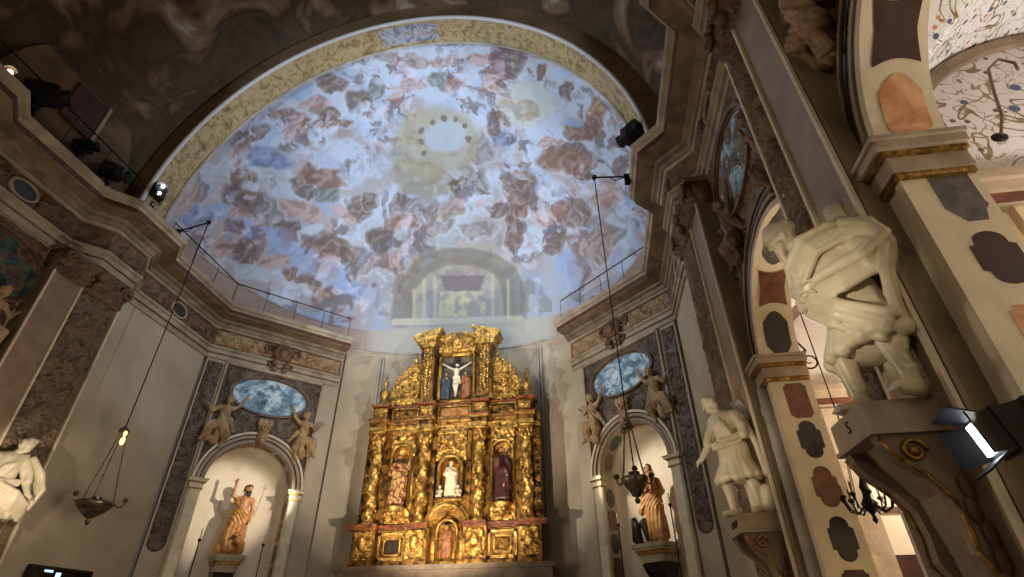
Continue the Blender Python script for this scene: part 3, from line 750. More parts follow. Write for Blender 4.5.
# spandrel lunette with shutter on the left flank of the nave vault
M['lunette'] = fresco('lunette_fresco', [(.35, (.30, .24, .18)), (.5, (.46, .36, .25)), (.65, (.36, .29, .22))], .5, dist=1.)
pts = [(6.45+1.75*math.cos(PI*i/24), 10.6+2.9*math.sin(PI*i/24)) for i in range(25)]
obj('wall_lunette', MB().prism_xz(pts, .05, .35), 'lunette', None, (WL+.45, 0, 0), PI/2, kind='structure')
obj('window_1', MB().box(6.1, 6.9, -.02, .06, 11.45, 12.55), 'canvas_brown', None, (WL+.45, 0, 0), PI/2, kind='structure')
trim(MB().box(6.9, 6.98, -.05, .06, 11.40, 12.60), 'stone', ((WL+.45, 0, 0), PI/2))
BLOBS = [(-0.4538, 1.1148, 0.0404, 0.022, 0.0065, -0.0278, 'B'), (-0.4102, 1.0262, 0.046, -0.0168, -0.0035, -0.0399, 'T'), (-0.5006, 1.0215, 0.0195, -0.001, 0.003, -0.0477, 'W'), (-0.462, 0.9586, 0.0313, -0.0018, 0.0018, -0.0327, 'B'), (-0.3501, 1.1389, 0.027, -0.0286, -0.0192, -0.0487, 'P'), (-0.2786, 1.191, 0.0291, -0.0037, -0.0023, -0.03, 'B'), (-0.3171, 1.0179, 0.0177, -0.0018, -0.0007, -0.0337, 'W'), (-0.3375, 0.9794, 0.013, -0.0012, -0.0, -0.033, 'R'), (-0.3077, 1.2294, 0.0342, -0.0043, -0.0022, -0.0346, 'P'), (-0.2572, 1.2989, 0.0403, -0.0307, -0.0107, -0.0328, 'B'), (-0.1576, 1.24, 0.0227, -0.0171, -0.018, -0.0484, 'N'), (-0.2013, 1.2191, 0.0305, -0.0045, -0.0038, -0.038, 'B'), (-0.2624, 1.1475, 0.0423, -0.0147, -0.0029, -0.018, 'R'), (-0.087, 1.2283, 0.0437, 0.0381, 0.0076, -0.0192, 'P'), (-0.0497, 1.2732, 0.0269, -0.005, -0.0039, -0.0232, 'P'), (0.0249, 1.267, 0.0362, -0.0288, -0.013, -0.0274, 'N'), (0.0704, 1.2421, 0.0225, -0.0106, -0.0077, -0.0215, 'R'), (-0.0582, 1.3701, 0.0665, -0.0133, -0.0058, -0.0327, 'Z'), (0.0594, 1.3378, 0.056, -0.0122, -0.006, -0.0278, 'P'), (-0.1762, 1.3614, 0.0426, -0.0072, -0.0045, -0.0328, 'W'), (-0.1487, 1.1617, 0.0666, -0.0106, -0.0048, -0.0437, 'W'), (-0.0188, 1.0435, 0.1104, -0.0182, -0.016, -0.1238, 'Y'), (0.0072, 1.0602, 0.0553, -0.0092, -0.0088, -0.057, 'W'), (-0.0489, 1.0872, 0.0077, -0.0013, -0.0012, -0.0106, 'B'), (-0.0189, 1.1109, 0.0077, -0.0013, -0.0017, -0.0106, 'B'), (0.0118, 1.1202, 0.0078, -0.0014, -0.0018, -0.0106, 'B'), (0.0392, 1.1119, 0.0077, -0.0014, -0.0016, -0.0107, 'B'), (0.0624, 1.0791, 0.0076, -0.0013, -0.0019, -0.0103, 'B'), (0.0627, 1.0371, 0.0075, -0.0012, -0.0016, -0.0101, 'B'), (-0.0585, 1.0533, 0.0076, -0.0012, -0.0014, -0.0102, 'B'), (-0.0533, 1.0146, 0.0075, -0.0012, -0.0014, -0.0099, 'B'), (-0.1076, 1.0262, 0.0224, -0.0033, -0.002, -0.0202, 'T'), (0.2409, 1.2956, 0.0417, -0.0354, -0.0399, -0.065, 'B'), (0.1762, 1.2276, 0.0226, -0.0183, -0.0394, -0.0702, 'P'), (0.1543, 1.1413, 0.0167, 0.0042, 0.0016, -0.0479, 'G'), (0.3199, 1.2392, 0.0173, -0.0046, -0.0146, -0.0424, 'W'), (0.3278, 1.2254, 0.0138, -0.0116, -0.0211, -0.0305, 'R'), (0.3691, 1.1465, 0.0203, -0.0055, -0.0131, -0.0366, 'B'), (0.2452, 1.1293, 0.0777, -0.0183, -0.0222, -0.0804, 'V'), (0.2384, 1.1054, 0.0288, -0.0222, -0.0161, -0.0267, 'B'), (0.1441, 1.0749, 0.0315, -0.0061, -0.0088, -0.0401, 'B'), (0.1525, 1.0282, 0.0232, -0.0044, -0.0057, -0.026, 'T'), (0.4345, 1.0573, 0.0267, -0.0134, -0.022, -0.0378, 'O'), (0.3818, 1.0099, 0.0613, 0.0177, 0.0056, -0.0357, 'R'), (0.3588, 1.0392, 0.0223, -0.0055, -0.0052, -0.0158, 'S'), (0.2687, 0.9822, 0.037, -0.0077, -0.0053, -0.0185, 'P'), (0.3204, 0.9487, 0.0539, -0.0119, -0.0073, -0.0239, 'B'), (0.4789, 0.9975, 0.019, -0.0144, -0.0421, -0.0498, 'G'), (0.4095, 0.9348, 0.0128, -0.0112, -0.0528, -0.061, 'W'), (-0.5503, 0.9358, 0.021, -0.0005, 0.0063, -0.0516, 'G'), (-0.4579, 0.8939, 0.0411, -0.0258, -0.0061, -0.0464, 'D'), (-0.4472, 0.9349, 0.0216, -0.0075, -0.0005, -0.0127, 'W'), (-0.4148, 0.8451, 0.0248, 0.013, 0.0174, -0.057, 'G'), (-0.3461, 0.8525, 0.0393, -0.0239, -0.0069, -0.0334, 'P'), (-0.3688, 0.7886, 0.025, -0.0219, -0.0078, -0.0245, 'B'), (-0.2957, 0.749, 0.0443, -0.0196, -0.0051, -0.0371, 'B'), (-0.3333, 0.7861, 0.0204, 0.0248, 0.0069, -0.0115, 'W'), (-0.506, 0.8521, 0.0324, 0.0149, 0.0062, -0.0237, 'S'), (-0.4197, 0.7916, 0.0743, -0.0606, -0.0056, -0.0227, 'S'), (-0.3472, 0.7276, 0.0608, -0.0342, -0.0039, -0.023, 'S'), (-0.4804, 0.768, 0.0109, 0.0049, 0.0146, -0.0496, 'P'), (-0.4671, 0.8145, 0.0216, -0.001, 0.0024, -0.0208, 'B'), (-0.4423, 0.7355, 0.0175, -0.0008, 0.0069, -0.0498, 'B'), (-0.38, 0.7185, 0.0263, -0.0016, 0.0021, -0.0193, 'P'), (-0.3141, 0.6528, 0.0267, -0.0018, 0.002, -0.0208, 'B'), (-0.404, 0.679, 0.0508, -0.0218, -0.0004, -0.0206, 'W'), (-0.2784, 0.6899, 0.0398, -0.017, -0.0026, -0.0204, 'S'), (-0.2455, 0.6426, 0.0281, -0.0022, 0.0018, -0.0256, 'S'), (-0.2965, 0.6284, 0.0348, -0.0104, -0.0005, -0.0174, 'P'), (-0.2984, 0.9624, 0.0584, -0.0062, -0.0004, -0.0325, 'R'), (-0.2991, 0.9044, 0.0308, -0.0031, 0.0001, -0.0313, 'N'), (-0.2292, 0.857, 0.023, -0.0295, -0.0172, -0.026, 'B'), (-0.204, 0.8788, 0.0227, -0.0026, -0.001, -0.0244, 'B'), (-0.1274, 0.8454, 0.0231, -0.0028, -0.0024, -0.0471, 'D'), (-0.1755, 0.7575, 0.0287, -0.0164, -0.0134, -0.0455, 'D'), (-0.2622, 0.7294, 0.0515, -0.0288, -0.0068, -0.0303, 'B'), (-0.2492, 0.7964, 0.0345, -0.0034, 0.0004, -0.0288, 'W'), (-0.0775, 0.8243, 0.0466, -0.006, -0.0027, -0.0405, 'G'), (-0.1298, 0.7983, 0.0502, -0.006, -0.001, -0.0229, 'P'), (-0.0383, 0.8889, 0.0856, -0.0121, -0.0031, -0.0303, 'L'), (0.0136, 0.8785, 0.0285, -0.0041, -0.0035, -0.03, 'D'), (-0.0921, 0.7291, 0.0448, -0.0051, -0.0013, -0.0431, 'G'), (-0.1983, 0.9978, 0.0625, -0.0083, -0.0022, -0.0397, 'W'), (-0.0757, 0.9514, 0.0634, -0.0092, -0.0042, -0.0443, 'L'), (-0.2179, 0.701, 0.0296, -0.0028, 0.0015, -0.0374, 'G'), (-0.1498, 0.6944, 0.0259, -0.0026, -0.0, -0.0264, 'P'), (0.1488, 0.911, 0.0509, 0.0129, 0.0023, -0.0238, 'W'), (0.1569, 0.8879, 0.0389, -0.0064, -0.0069, -0.0354, 'B'), (0.1687, 0.8347, 0.0429, -0.0416, -0.0291, -0.0411, 'B'), (0.3037, 0.9204, 0.0854, -0.0184, -0.0101, -0.0351, 'R'), (0.1005, 0.8009, 0.0208, -0.0029, -0.0032, -0.0225, 'B'), (0.1662, 0.7113, 0.0411, 0.029, 0.016, -0.0304, 'W'), (0.2096, 0.7053, 0.0243, -0.0143, -0.0189, -0.0368, 'B'), (0.2473, 0.8279, 0.0503, -0.0325, -0.017, -0.0299, 'W'), (0.3147, 0.8451, 0.0133, -0.0196, -0.0559, -0.048, 'W'), (0.2816, 0.7677, 0.045, 0.0173, 0.0093, -0.0348, 'B'), (0.2267, 0.641, 0.0275, -0.0037, -0.0055, -0.0339, 'S'), (0.3839, 0.8079, 0.0383, -0.0083, -0.013, -0.0425, 'P'), (0.403, 0.7317, 0.0459, 0.0085, 0.0042, -0.0227, 'W'), (0.3625, 0.6864, 0.0377, 0.0054, 0.0024, -0.0222, 'G'), (0.1237, 0.7359, 0.0181, -0.0024, -0.0075, -0.0578, 'B'), (0.3191, 0.668, 0.0298, -0.017, -0.0236, -0.0389, 'Z'), (0.0699, 0.8344, 0.0187, -0.0026, -0.0053, -0.0402, 'W'), (0.0592, 0.9251, 0.0386, -0.0059, -0.009, -0.0609, 'G'), (0.3369, 0.8827, 0.0266, -0.0056, -0.0069, -0.0228, 'R'), (0.2428, 0.7741, 0.0241, -0.0039, -0.0057, -0.0269, 'R'), (-0.5375, 0.9854, 0.0203, 0.0232, 0.0143, -0.0352, 'W'), (-0.549, 0.8562, 0.0136, -0.0003, 0.0048, -0.0308, 'T'), (-0.5663, 0.8877, 0.0133, -0.0128, -0.0055, -0.038, 'P'), (-0.4816, 1.0697, 0.0207, 0.0202, 0.0071, -0.0189, 'P'), (-0.3895, 1.1918, 0.0328, 0.0277, 0.0053, -0.0171, 'Z'), (-0.3471, 1.0767, 0.0268, -0.0026, -0.0005, -0.0282, 'W'), (-0.2448, 1.048, 0.0475, -0.0059, -0.002, -0.0342, 'W'), (-0.1296, 1.1035, 0.0355, -0.0055, -0.0037, -0.0352, 'W'), (-0.2374, 0.9624, 0.0312, -0.0115, -0.0042, -0.0252, 'W'), (0.1589, 1.3197, 0.0368, -0.0188, -0.0088, -0.0222, 'P'), (0.0868, 0.999, 0.0349, -0.0059, -0.0079, -0.0449, 'G'), (0.1871, 0.9816, 0.041, -0.0077, -0.0085, -0.0375, 'W'), (0.3302, 1.0878, 0.0337, -0.0084, -0.0149, -0.0452, 'W'), (0.439, 0.8811, 0.0188, -0.013, -0.0265, -0.0332, 'B'), (0.4426, 0.8064, 0.0171, -0.004, -0.0109, -0.0315, 'S'), (-0.2622, 0.8391, 0.0286, -0.0172, -0.0042, -0.0165, 'P'), (-0.3479, 0.9246, 0.0222, -0.021, -0.0079, -0.0215, 'B'), (-0.3975, 0.9285, 0.029, -0.0277, -0.007, -0.0217, 'W'), (-0.471, 0.854, 0.0145, -0.0006, 0.002, -0.0184, 'P'), (-0.3535, 0.6763, 0.0148, -0.0009, 0.0021, -0.0212, 'R'), (-0.3309, 0.6358, 0.0376, -0.0156, -0.0011, -0.0147, 'W'), (0.1484, 0.7884, 0.0233, -0.0034, -0.0036, -0.0221, 'R'), (0.2043, 0.7661, 0.0189, -0.0029, -0.0041, -0.0216, 'P'), (0.0504, 0.7536, 0.036, -0.0046, -0.0024, -0.0218, 'G'), (-0.0386, 0.7845, 0.0413, -0.0052, -0.0026, -0.0336, 'G'), (0.0002, 0.8231, 0.0276, -0.0036, -0.0031, -0.0287, 'Z')]
P_ARCH = [(-0.1254, 0.5514), (-0.1236, 0.6194), (-0.0894, 0.6724), (-0.0332, 0.6953), (0.0219, 0.6918), (0.0688, 0.6706), (0.1005, 0.6363), (0.1086, 0.5839), (0.1093, 0.5299)]
P_COLS = [[(-0.1025, 0.6174), (-0.101, 0.5493)], [(-0.0811, 0.6405), (-0.0803, 0.5475)], [(-0.0574, 0.6458), (-0.0575, 0.5455)], [(0.067, 0.6376), (0.0611, 0.5346)], [(0.0991, 0.6215), (0.0928, 0.5316)]]
P_BASE = [(-0.139, 0.5431), (0.1174, 0.5269)]
P_PANEL = [(-0.0464, 0.6472), (0.0508, 0.6393), (0.0378, 0.6034), (-0.0367, 0.6085)]
P_TEX = [(-0.0474, 0.6071), (0.046, 0.6001), (0.0476, 0.5405), (-0.0515, 0.5473)]
P_RUB = [(0.1261, 0.6309), (0.1914, 0.5866), (0.1859, 0.5358), (0.1183, 0.5428)]
def vnoise(x, y, seed):
    rg = np.random.RandomState(seed); T = rg.rand(256, 256)
    xi = np.floor(x).astype(int); yi = np.floor(y).astype(int); fx = x-xi; fy = y-yi
    fx = fx*fx*(3-2*fx); fy = fy*fy*(3-2*fy)
    g = lambda a, b: T[a % 256, b % 256]
    return (g(xi, yi)*(1-fx)+g(xi+1, yi)*fx)*(1-fy)+(g(xi, yi+1)*(1-fx)+g(xi+1, yi+1)*fx)*fy
def fbm(x, y, seed, o=4):
    s = 0; a = .5; t = 0
    for k in range(o): s = s+a*vnoise(x*2**k, y*2**k, seed+k); t += a; a *= .55
    return s/t
PCOL = dict(W=(.74, .80, .90), S=(.60, .69, .88), T=(.46, .54, .74), B=(.46, .40, .39), D=(.38, .34, .34), G=(.58, .57, .60), P=(.74, .63, .62), Y=(.70, .68, .58), V=(.80, .79, .70), R=(.54, .40, .36), O=(.66, .52, .38), N=(.46, .49, .49), L=(.60, .58, .53), Z=(.64, .57, .56))
def inpoly(p, q, poly):
    r = np.zeros(p.shape, bool); n = len(poly)
    for i in range(n):
        (x1, y1), (x2, y2) = poly[i], poly[(i+1) % n]
        c = ((y1 > q) != (y2 > q)) & (p < (x2-x1)*(q-y1)/((y2-y1) if y2 != y1 else 1e-9)+x1)
        r ^= c
    return r
def segd(p, q, a, b):
    ax, ay = a; bx, by = b; l = (bx-ax)**2+(by-ay)**2+1e-12
    t = np.clip(((p-ax)*(bx-ax)+(q-ay)*(by-ay))/l, 0, 1)
    return np.hypot(p-ax-t*(bx-ax), q-ay-t*(by-ay))
def paint_fresco(p, q):
    f = 9.
    w1 = fbm(p*f, q*f*.7, 3, 4)-.5; w2 = fbm(p*f+40, q*f*.7+9, 5, 4)-.5
    f2 = 34.; v1 = fbm(p*f2, q*f2*.7, 13, 3)-.5; v2 = fbm(p*f2+4, q*f2*.7+9, 15, 3)-.5
    P = p+.040*w1+.026*v1; Q = q+.052*w2+.034*v2
    late = []
    C_ = np.zeros(p.shape+(3,)); C_[:] = PCOL['W']
    def mix(m, c): 
        c = np.array(c); C_[:] = C_*(1-m[..., None])+c*m[..., None]
    # ground tone: brighter cloud above, grey-lilac towards the altar
    g = np.clip((.86-q)/.22, 0, 1)*np.clip(1-np.abs(p+.03)/.34, 0, 1)**.5
    mix(g*.85, PCOL['G'])
    m = np.clip((fbm(P*9, Q*6, 21, 4)-.50)*9, 0, 1); mix(m*.55, PCOL['Z'])
    m = np.clip((fbm(P*14+7, Q*9, 27, 4)-.56)*10, 0, 1); mix(m*.5, PCOL['S'])
    for (cx, cy, ax, ay, bx, by, c) in BLOBS:
        if c in 'YV' or (c == 'B' and abs(ax) < .008) or (c == 'W' and abs(cx) < .03 and cy > 1.0 and abs(ax) > .03): late.append((cx, cy, ax, ay, bx, by, c)); continue
        det = ax*by-ay*bx
        if abs(det) < 1e-9: continue
        dx = P-cx; dy = Q-cy
        u = (dx*by-dy*bx)/det; v = (dy*ax-dx*ay)/det
        d = np.sqrt(u*u+v*v)
        m = np.clip((1.15-d)*3.6, 0, 1)
        big = abs(det) > .0016
        if c in 'BDGRZ': mix(np.clip(1-np.abs(d-1.16)*5, 0, 1)*.45*np.clip((v+.6)*1.5, 0, 1), (.84, .88, .94))
        mix(m*(.82 if c not in 'YV' else .75), PCOL[c])
        # modelling strokes of the figures: light ridge and dark fold
        s = np.sin(5.5*u+2.5*v+9*(w1+v1)*1.5+cx*90)
        if c in 'BDRPOTNGZ':
            mix(m*np.clip(s-.35, 0, 1)*.55, (.80, .78, .80)); mix(m*np.clip(-s-.35, 0, 1)*.5, (.38, .34, .34))
        elif c in 'WS':
            mix(m*np.clip(-s-.5, 0, 1)*.6, PCOL['G'])
    # small figures and cloud edges everywhere
    n1 = fbm(P*42, Q*30, 31, 3); n2 = fbm(P*58+3, Q*40, 37, 3); n3 = fbm(P*11, Q*8, 41, 3)
    act = np.clip((n3-.36)*5, 0, 1)
    mix(act*np.clip((n1-.57)*12, 0, 1)*.66, (.42, .36, .36)); mix(act*np.clip((n2-.58)*12, 0, 1)*.6, (.84, .84, .94))
    mix(act*np.clip((fbm(P*50, Q*34, 43, 2)-.64)*12, 0, 1)*.35, (.72, .55, .52))
    mix(act*np.clip((fbm(P*46, Q*34, 47, 2)-.68)*12, 0, 1)*.35, (.46, .53, .72))
    for (cx, cy, ax, ay, bx, by, c) in late:
        det = ax*by-ay*bx
        dx = p+.5*(P-p)-cx; dy = q+.5*(Q-q)-cy
        u = (dx*by-dy*bx)/det; v = (dy*ax-dx*ay)/det
        d = np.sqrt(u*u+v*v)
        mix(np.clip((1.1-d)*4, 0, 1)*({'Y': .72, 'V': .5}.get(c, .75))*(.72+.5*(fbm(P*30, Q*20, 71, 3))), PCOL[c])
    # painted architecture above the altar
    ad = 9.
    for a, b in zip(P_ARCH[:-1], P_ARCH[1:]): ad = np.minimum(ad, segd(p+.004*v1, q+.006*v2, a, b))
    zone = inpoly(p, q, P_ARCH)
    mix(zone*.6, (.60, .59, .59))
    mix(np.clip((.026-ad)/.004, 0, 1)*.62, (.47, .46, .42)); mix(np.clip((.012-np.abs(ad-.030))/.006, 0, 1)*.3*(zone | (ad < .05)), (.70, .69, .60))
    mix(inpoly(p, q, P_PANEL)*.8, (.47, .44, .47))
    tx = inpoly(p, q, P_TEX); mix(tx*np.clip((fbm(p*90, q*55, 51, 2)-.42)*8, 0, 1)*.8, (.76, .76, .64))
    rb = inpoly(p, q, P_RUB); mix(rb*np.clip((fbm(p*60, q*40, 57, 3)-.4)*8, 0, 1)*.5, (.48, .47, .44))
    for a, b in P_COLS: mix(np.clip((.0055-segd(p, q, a, b))/.004, 0, 1)*.6, (.78, .78, .68))
    mix(np.clip((.010-segd(p, q, *P_BASE))/.004, 0, 1)*.8, (.78, .77, .72))
    low = np.clip((P_BASE[0][1]-.012-q)/.01, 0, 1)*np.clip((.30-np.abs(p))/.06, 0, 1)
    mix(low*.9, (.70, .69, .66))
    # plain attic strip behind the railings
    return C_
def build_dome():
    nu, nv = 620, 330
    ph = np.linspace(0, PI, nu+1); th = np.linspace(0, PI/2, nv+1)
    PH, TH = np.meshgrid(ph, th)
    c = np.cos(PH); s_ = np.sin(PH)
    X = X0+DA*np.sign(c)*np.abs(c)**(2/NEXP)*np.cos(TH); Y = DY+DB*np.abs(s_)**(2/NEXP)*np.cos(TH); Z = 10.6+DH*np.sin(TH)
    p = (X-X0)/(Y+2); q = (Z-1.6)/(Y+2)
    C_ = paint_fresco(p, q)
    base = np.clip((11.55-Z)/.12, 0, 1)*np.clip((np.abs(X-X0)-3.3)/.5, 0, 1)
    C_ = C_*(1-base[..., None])+np.array((.66, .58, .55))*base[..., None]
    V = np.stack([X.ravel(), Y.ravel(), Z.ravel()], 1)
    idx = np.arange((nu+1)*(nv+1)).reshape(nv+1, nu+1)
    F = np.stack([idx[:-1, :-1].ravel(), idx[:-1, 1:].ravel(), idx[1:, 1:].ravel(), idx[1:, :-1].ravel()], 1)
    me = bpy.data.meshes.new('ceiling'); me.from_pydata(V.tolist(), [], F.tolist()); me.update()
    at_ = me.color_attributes.new('paint', 'FLOAT_COLOR', 'POINT')
    Cl = C_.reshape(-1, 3); Cl = np.where(Cl <= .04045, Cl/12.92, ((Cl+.055)/1.055)**2.4)
    at_.data.foreach_set('color', np.concatenate([Cl, np.ones((len(Cl), 1))], 1).astype(np.float32).ravel())
    link('ceiling', me, M['paint'], smooth=True, kind='structure')
build_dome()
# ================================================================== THE GILDED ALTARPIECE
RX, RY = -4.15, 16.15
alt = thing('altarpiece', 'tall carved and gilded altarpiece against the curved end wall', 'altarpiece', (RX, RY, 0))
def R_(name, mb, m, smooth=False, parent=None, label=None):
    o = obj(name, mb, m, parent or alt, None, 0, smooth)
    if label: o['label'] = label
    return o
# plinth and predella
R_('plinth', MB().box(-3.0, 3.0, -.55, .5, 0, 3.28).box(-3.08, 3.08, -.62, .5, 3.18, 3.30), 'stone_dim', label='grey stone plinth under the gilded tiers')
q = MB().box(-2.72, 2.72, -.06, .35, 3.30, 4.38)
for x in (-2.4, -.86, .86, 2.4): q.box(x-.33, x+.33, -.36, 0, 3.30, 4.30)
q.box(-2.86, 2.86, -.16, .35, 3.30, 3.42)
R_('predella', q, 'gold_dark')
for (a, b) in ((-2.9, -2.02), (-2.02, -1.18), (-1.18, -.52), (.52, 1.18), (1.18, 2.02), (2.02, 2.9)):
    if a in (-2.9, .52): q = MB()
    d = .42 if (b-a < .9 and not abs((a+b)/2) < 2 and abs(abs((a+b)/2)-1.6) > .2) or abs(abs((a+b)/2)-.85) < .1 else .14
    if abs(abs((a+b)/2)-2.46) < .1: d = .42
    q.box(a, b, -d, .1, 4.26, 4.32).box(a-.0, b+.0, -d-.05, .1, 4.32, 4.40)
    if b in (-.52, 2.9): R_('predella_cornice', q, 'red_wood')
for k, x in enumerate((-2.4, -.86, .86, 2.4)):
    r = relief(.56, .74, .09, 100+k, 1.4, .02, y=-.37); shift(r, x, 0, 3.48)
    q = MB().ell((x, -.40, 3.9), (.16, .12, .22), 12, 8).ell((x, -.46, 4.0), (.09, .08, .1)).scroll(x-.13, 4.13, -.42, .08, .03).scroll(x+.13, 4.13, -.42, .08, .03, 1.6, -1, PI).scroll(x-.12, 3.62, -.42, .08, .03, 1.4, 1).scroll(x+.12, 3.62, -.42, .08, .03, 1.4, -1, PI)
    R_('pedestal', joinmb(r, q), 'gold', True)
for k, x in enumerate((-1.62, 1.60)):
    f = R_('relief_panel', MB().box(x-.42, x-.34, -.14, 0, 3.46, 4.2).box(x+.34, x+.42, -.14, 0, 3.46, 4.2).box(x-.42, x+.42, -.14, 0, 4.12, 4.2).box(x-.42, x+.42, -.14, 0, 3.46, 3.54).box(x-.26, x-.22, -.11, 0, 3.6, 4.06).box(x+.22, x+.26, -.11, 0, 3.6, 4.06).box(x-.26, x+.26, -.11, 0, 4.02, 4.06).box(x-.26, x+.26, -.11, 0, 3.6, 3.64), 'gold')
    r = relief(.42, .36, .07, 120+k, 1.3, .018, y=-.07); shift(r, x, 0, 3.65)
    R_('carving', r, 'hair' if k == 0 else 'gold_dark', True, f)
# main storey: back boards with niches
back = MB()
for a, b in ((-2.75, -2.0), (-1.2, -.5), (.5, 1.2), (2.0, 2.75)):
    back.box(a, b, .0, .3, 4.38, 7.2)
back.box(-2.0, -1.2, .28, .34, 4.38, 7.2).box(1.2, 2.0, .28, .34, 4.38, 7.2)
back.box(-.5, .5, .28, .34, 3.3, 7.2).box(-.62, -.5, -.1, .3, 3.3, 7.2).box(.5, .62, -.1, .3, 3.3, 7.2)
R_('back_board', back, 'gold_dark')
for k, (x, w) in enumerate(((-1.6, .80), (1.6, .80))):
    q = MB().ring(x, 6.45, .29, .36, -.14, .05, legs=1.5)
    r = relief(w, 1.02, .10, 130+k, 1.4, .02, y=-.02); shift(r, x, 0, 6.18)
    r.f = [f for f in r.f if all(math.hypot(r.v[i][0]-x, max(0, r.v[i][2]-6.45)) > .33 for i in f)]
    r2 = relief(w, .5, .10, 140+k, 1.4, .02, y=-.02); shift(r2, x, 0, 4.42)
    niche = MB().grid(lambda u, t, x=x: (x-.31*math.cos(PI*u), .02+.24*math.sin(PI*u), 4.9+1.58*t), 14, 2)
    niche.grid(lambda u, t, x=x: (x-.31*math.cos(PI*u)*math.cos(PI/2*t), .02+.24*math.sin(PI*u)*math.cos(PI/2*t), 6.48+.31*math.sin(PI/2*t)), 14, 8)
    nn = R_('niche', joinmb(q, niche, MB().box(x-.4, x-.3, -.02, .04, 4.9, 6.45).box(x+.3, x+.4, -.02, .04, 4.9, 6.45)), 'gold', True)
    R_('niche_carving', joinmb(r, r2), 'gold', True, nn)
    q = MB().lathe([(.02, 4.50), (.10, 4.56), (.13, 4.62), (.22, 4.70), (.27, 4.80), (.30, 4.86), (.30, 4.90), (0, 4.905)], x, -.16, 16)
    for i in range(7):
        a = PI+PI*(i+.5)/7; q.ell((x+.2*math.cos(a), -.16+.2*math.sin(a), 4.72), (.06, .06, .09))
    R_('bracket', q, 'gold', True, nn)
# centre bay: arch below, shell niche above
q = MB().ring(0, 4.32, .52, .62, -.34, .2, legs=1.0).ring(0, 4.32, .62, .68, -.28, .2, legs=1.0)
for i in range(24):
    a = PI*(i+.5)/24; q.ell((.57*math.cos(a), -.36, 4.32+.57*math.sin(a)), (.035, .03, .035), 8, 5)
R_('lower_arch', q, 'gold', True)
q = MB().ring(0, 4.2, .26, .32, -.20, .2, legs=.85)
q.grid(lambda u, t: ((.52-.2*t)*math.cos(PI*u), -.2+.2*t, 4.32+(.52-.2*t)*math.sin(PI*u)), 20, 6)
q.box(-.30, .30, -.30, .2, 3.30, 3.46).box(-.5, -.32, -.12, .2, 3.3, 4.4).box(.32, .5, -.12, .2, 3.3, 4.4)
R_('tabernacle', q, 'gold', True)
q = MB().ring(0, 5.98, .32, .40, -.20, .1, legs=.92).box(-.42, .42, -.30, .1, 4.98, 5.08)
q.grid(lambda u, t: (-.32*math.cos(PI*u), .26*math.sin(PI*u), 5.05+.93*t), 14, 2).grid(lambda u, t: (-.32*math.cos(PI*u)*math.cos(PI/2*t), .26*math.sin(PI*u)*math.cos(PI/2*t), 5.98+.32*math.sin(PI/2*t)), 14, 8)
R_('upper_niche', q, 'gold', True)
r = relief(1.0, 1.0, .10, 150, 1.4, .02, y=-.06, sym=True); shift(r, 0, 0, 6.2)
r.f = [f for f in r.f if all(math.hypot(r.v[i][0], r.v[i][2]-5.98) > .38 for i in f)]
r2 = relief(1.0, .5, .08, 151, 1.3, .02, y=.05); shift(r2, 0, 0, 4.75)
r2.f = [f for f in r2.f if all(math.hypot(r2.v[i][0], r2.v[i][2]-4.32) > .66 for i in f)]
q = MB()
for d in (-1, 1):
    q.scroll(d*.24, 6.55, -.2, .12, .035, 1.5, -d, 0 if d < 0 else PI); q.scroll(d*.3, 6.88, -.2, .10, .03, 1.5, d, 0)
q.ell((0, -.2, 6.78), (.12, .10, .15))
R_('centre_carving', joinmb(r, q), 'gold', True); R_('spandrel_carving', r2, 'gold', True)
# outer scroll borders beyond the columns
for k, d in enumerate((-1, 1)):
    r = relief(.34, 2.75, .12, 160+k, 1.4, .022, y=-.02); shift(r, d*2.62, 0, 4.42)
    R_('border', r, 'gold_dark', True)
# four vine-wrapped columns
def column(x, seed):
    prof = []
    z0, z1 = 4.40, 6.72
    prof += [(.19, z0), (.21, z0+.03), (.20, z0+.07), (.155, z0+.10), (.17, z0+.13)]
    for i in range(46):
        t = i/45; prof.append((.150-.018*t, z0+.15+(z1-z0-.15)*t))
    prof += [(.15, z1+.01), (.165, z1+.04), (.14, z1+.06)]
    q = MB().lathe(prof, x, -.22, 24, twist=lambda a, z: (.16*math.sin(a*2+z*9.)+.10*math.sin(a*5-z*17+seed)+.08*math.sin(a*3+z*31)) if z0+.14 < z < z1 else 0)
    rg = random.Random(seed)
    for i in range(46):
        z = z0+.22+(z1-z0-.3)*i/45; a = -z*4.5+seed; a2 = a+rg.uniform(-.5, .5)
        q.ell((x+.165*math.cos(a2), -.22+.165*math.sin(a2), z), (rg.uniform(.03, .055), .04, rg.uniform(.03, .06)), 7, 5, rg.uniform(-1, 1))
    c = R_('column', q, 'gold', True)
    q = MB()
    for row in range(2):
        for i in range(8):
            a = 2*PI*(i+.5*row)/8; q.ell((x+(.16+.03*row)*math.cos(a), -.22+(.16+.03*row)*math.sin(a), 6.86+.13*row), (.05, .05, .10), 8, 6)
    q.lathe([(.13, 6.76), (.14, 7.0), (.22, 7.1)], x, -.22, 12).box(x-.24, x+.24, -.46, .02, 7.09, 7.15)
    R_('capital', q, 'gold', True, c)
for k, x in enumerate((-2.38, -.84, .90, 2.36)): column(x, k*7+3)
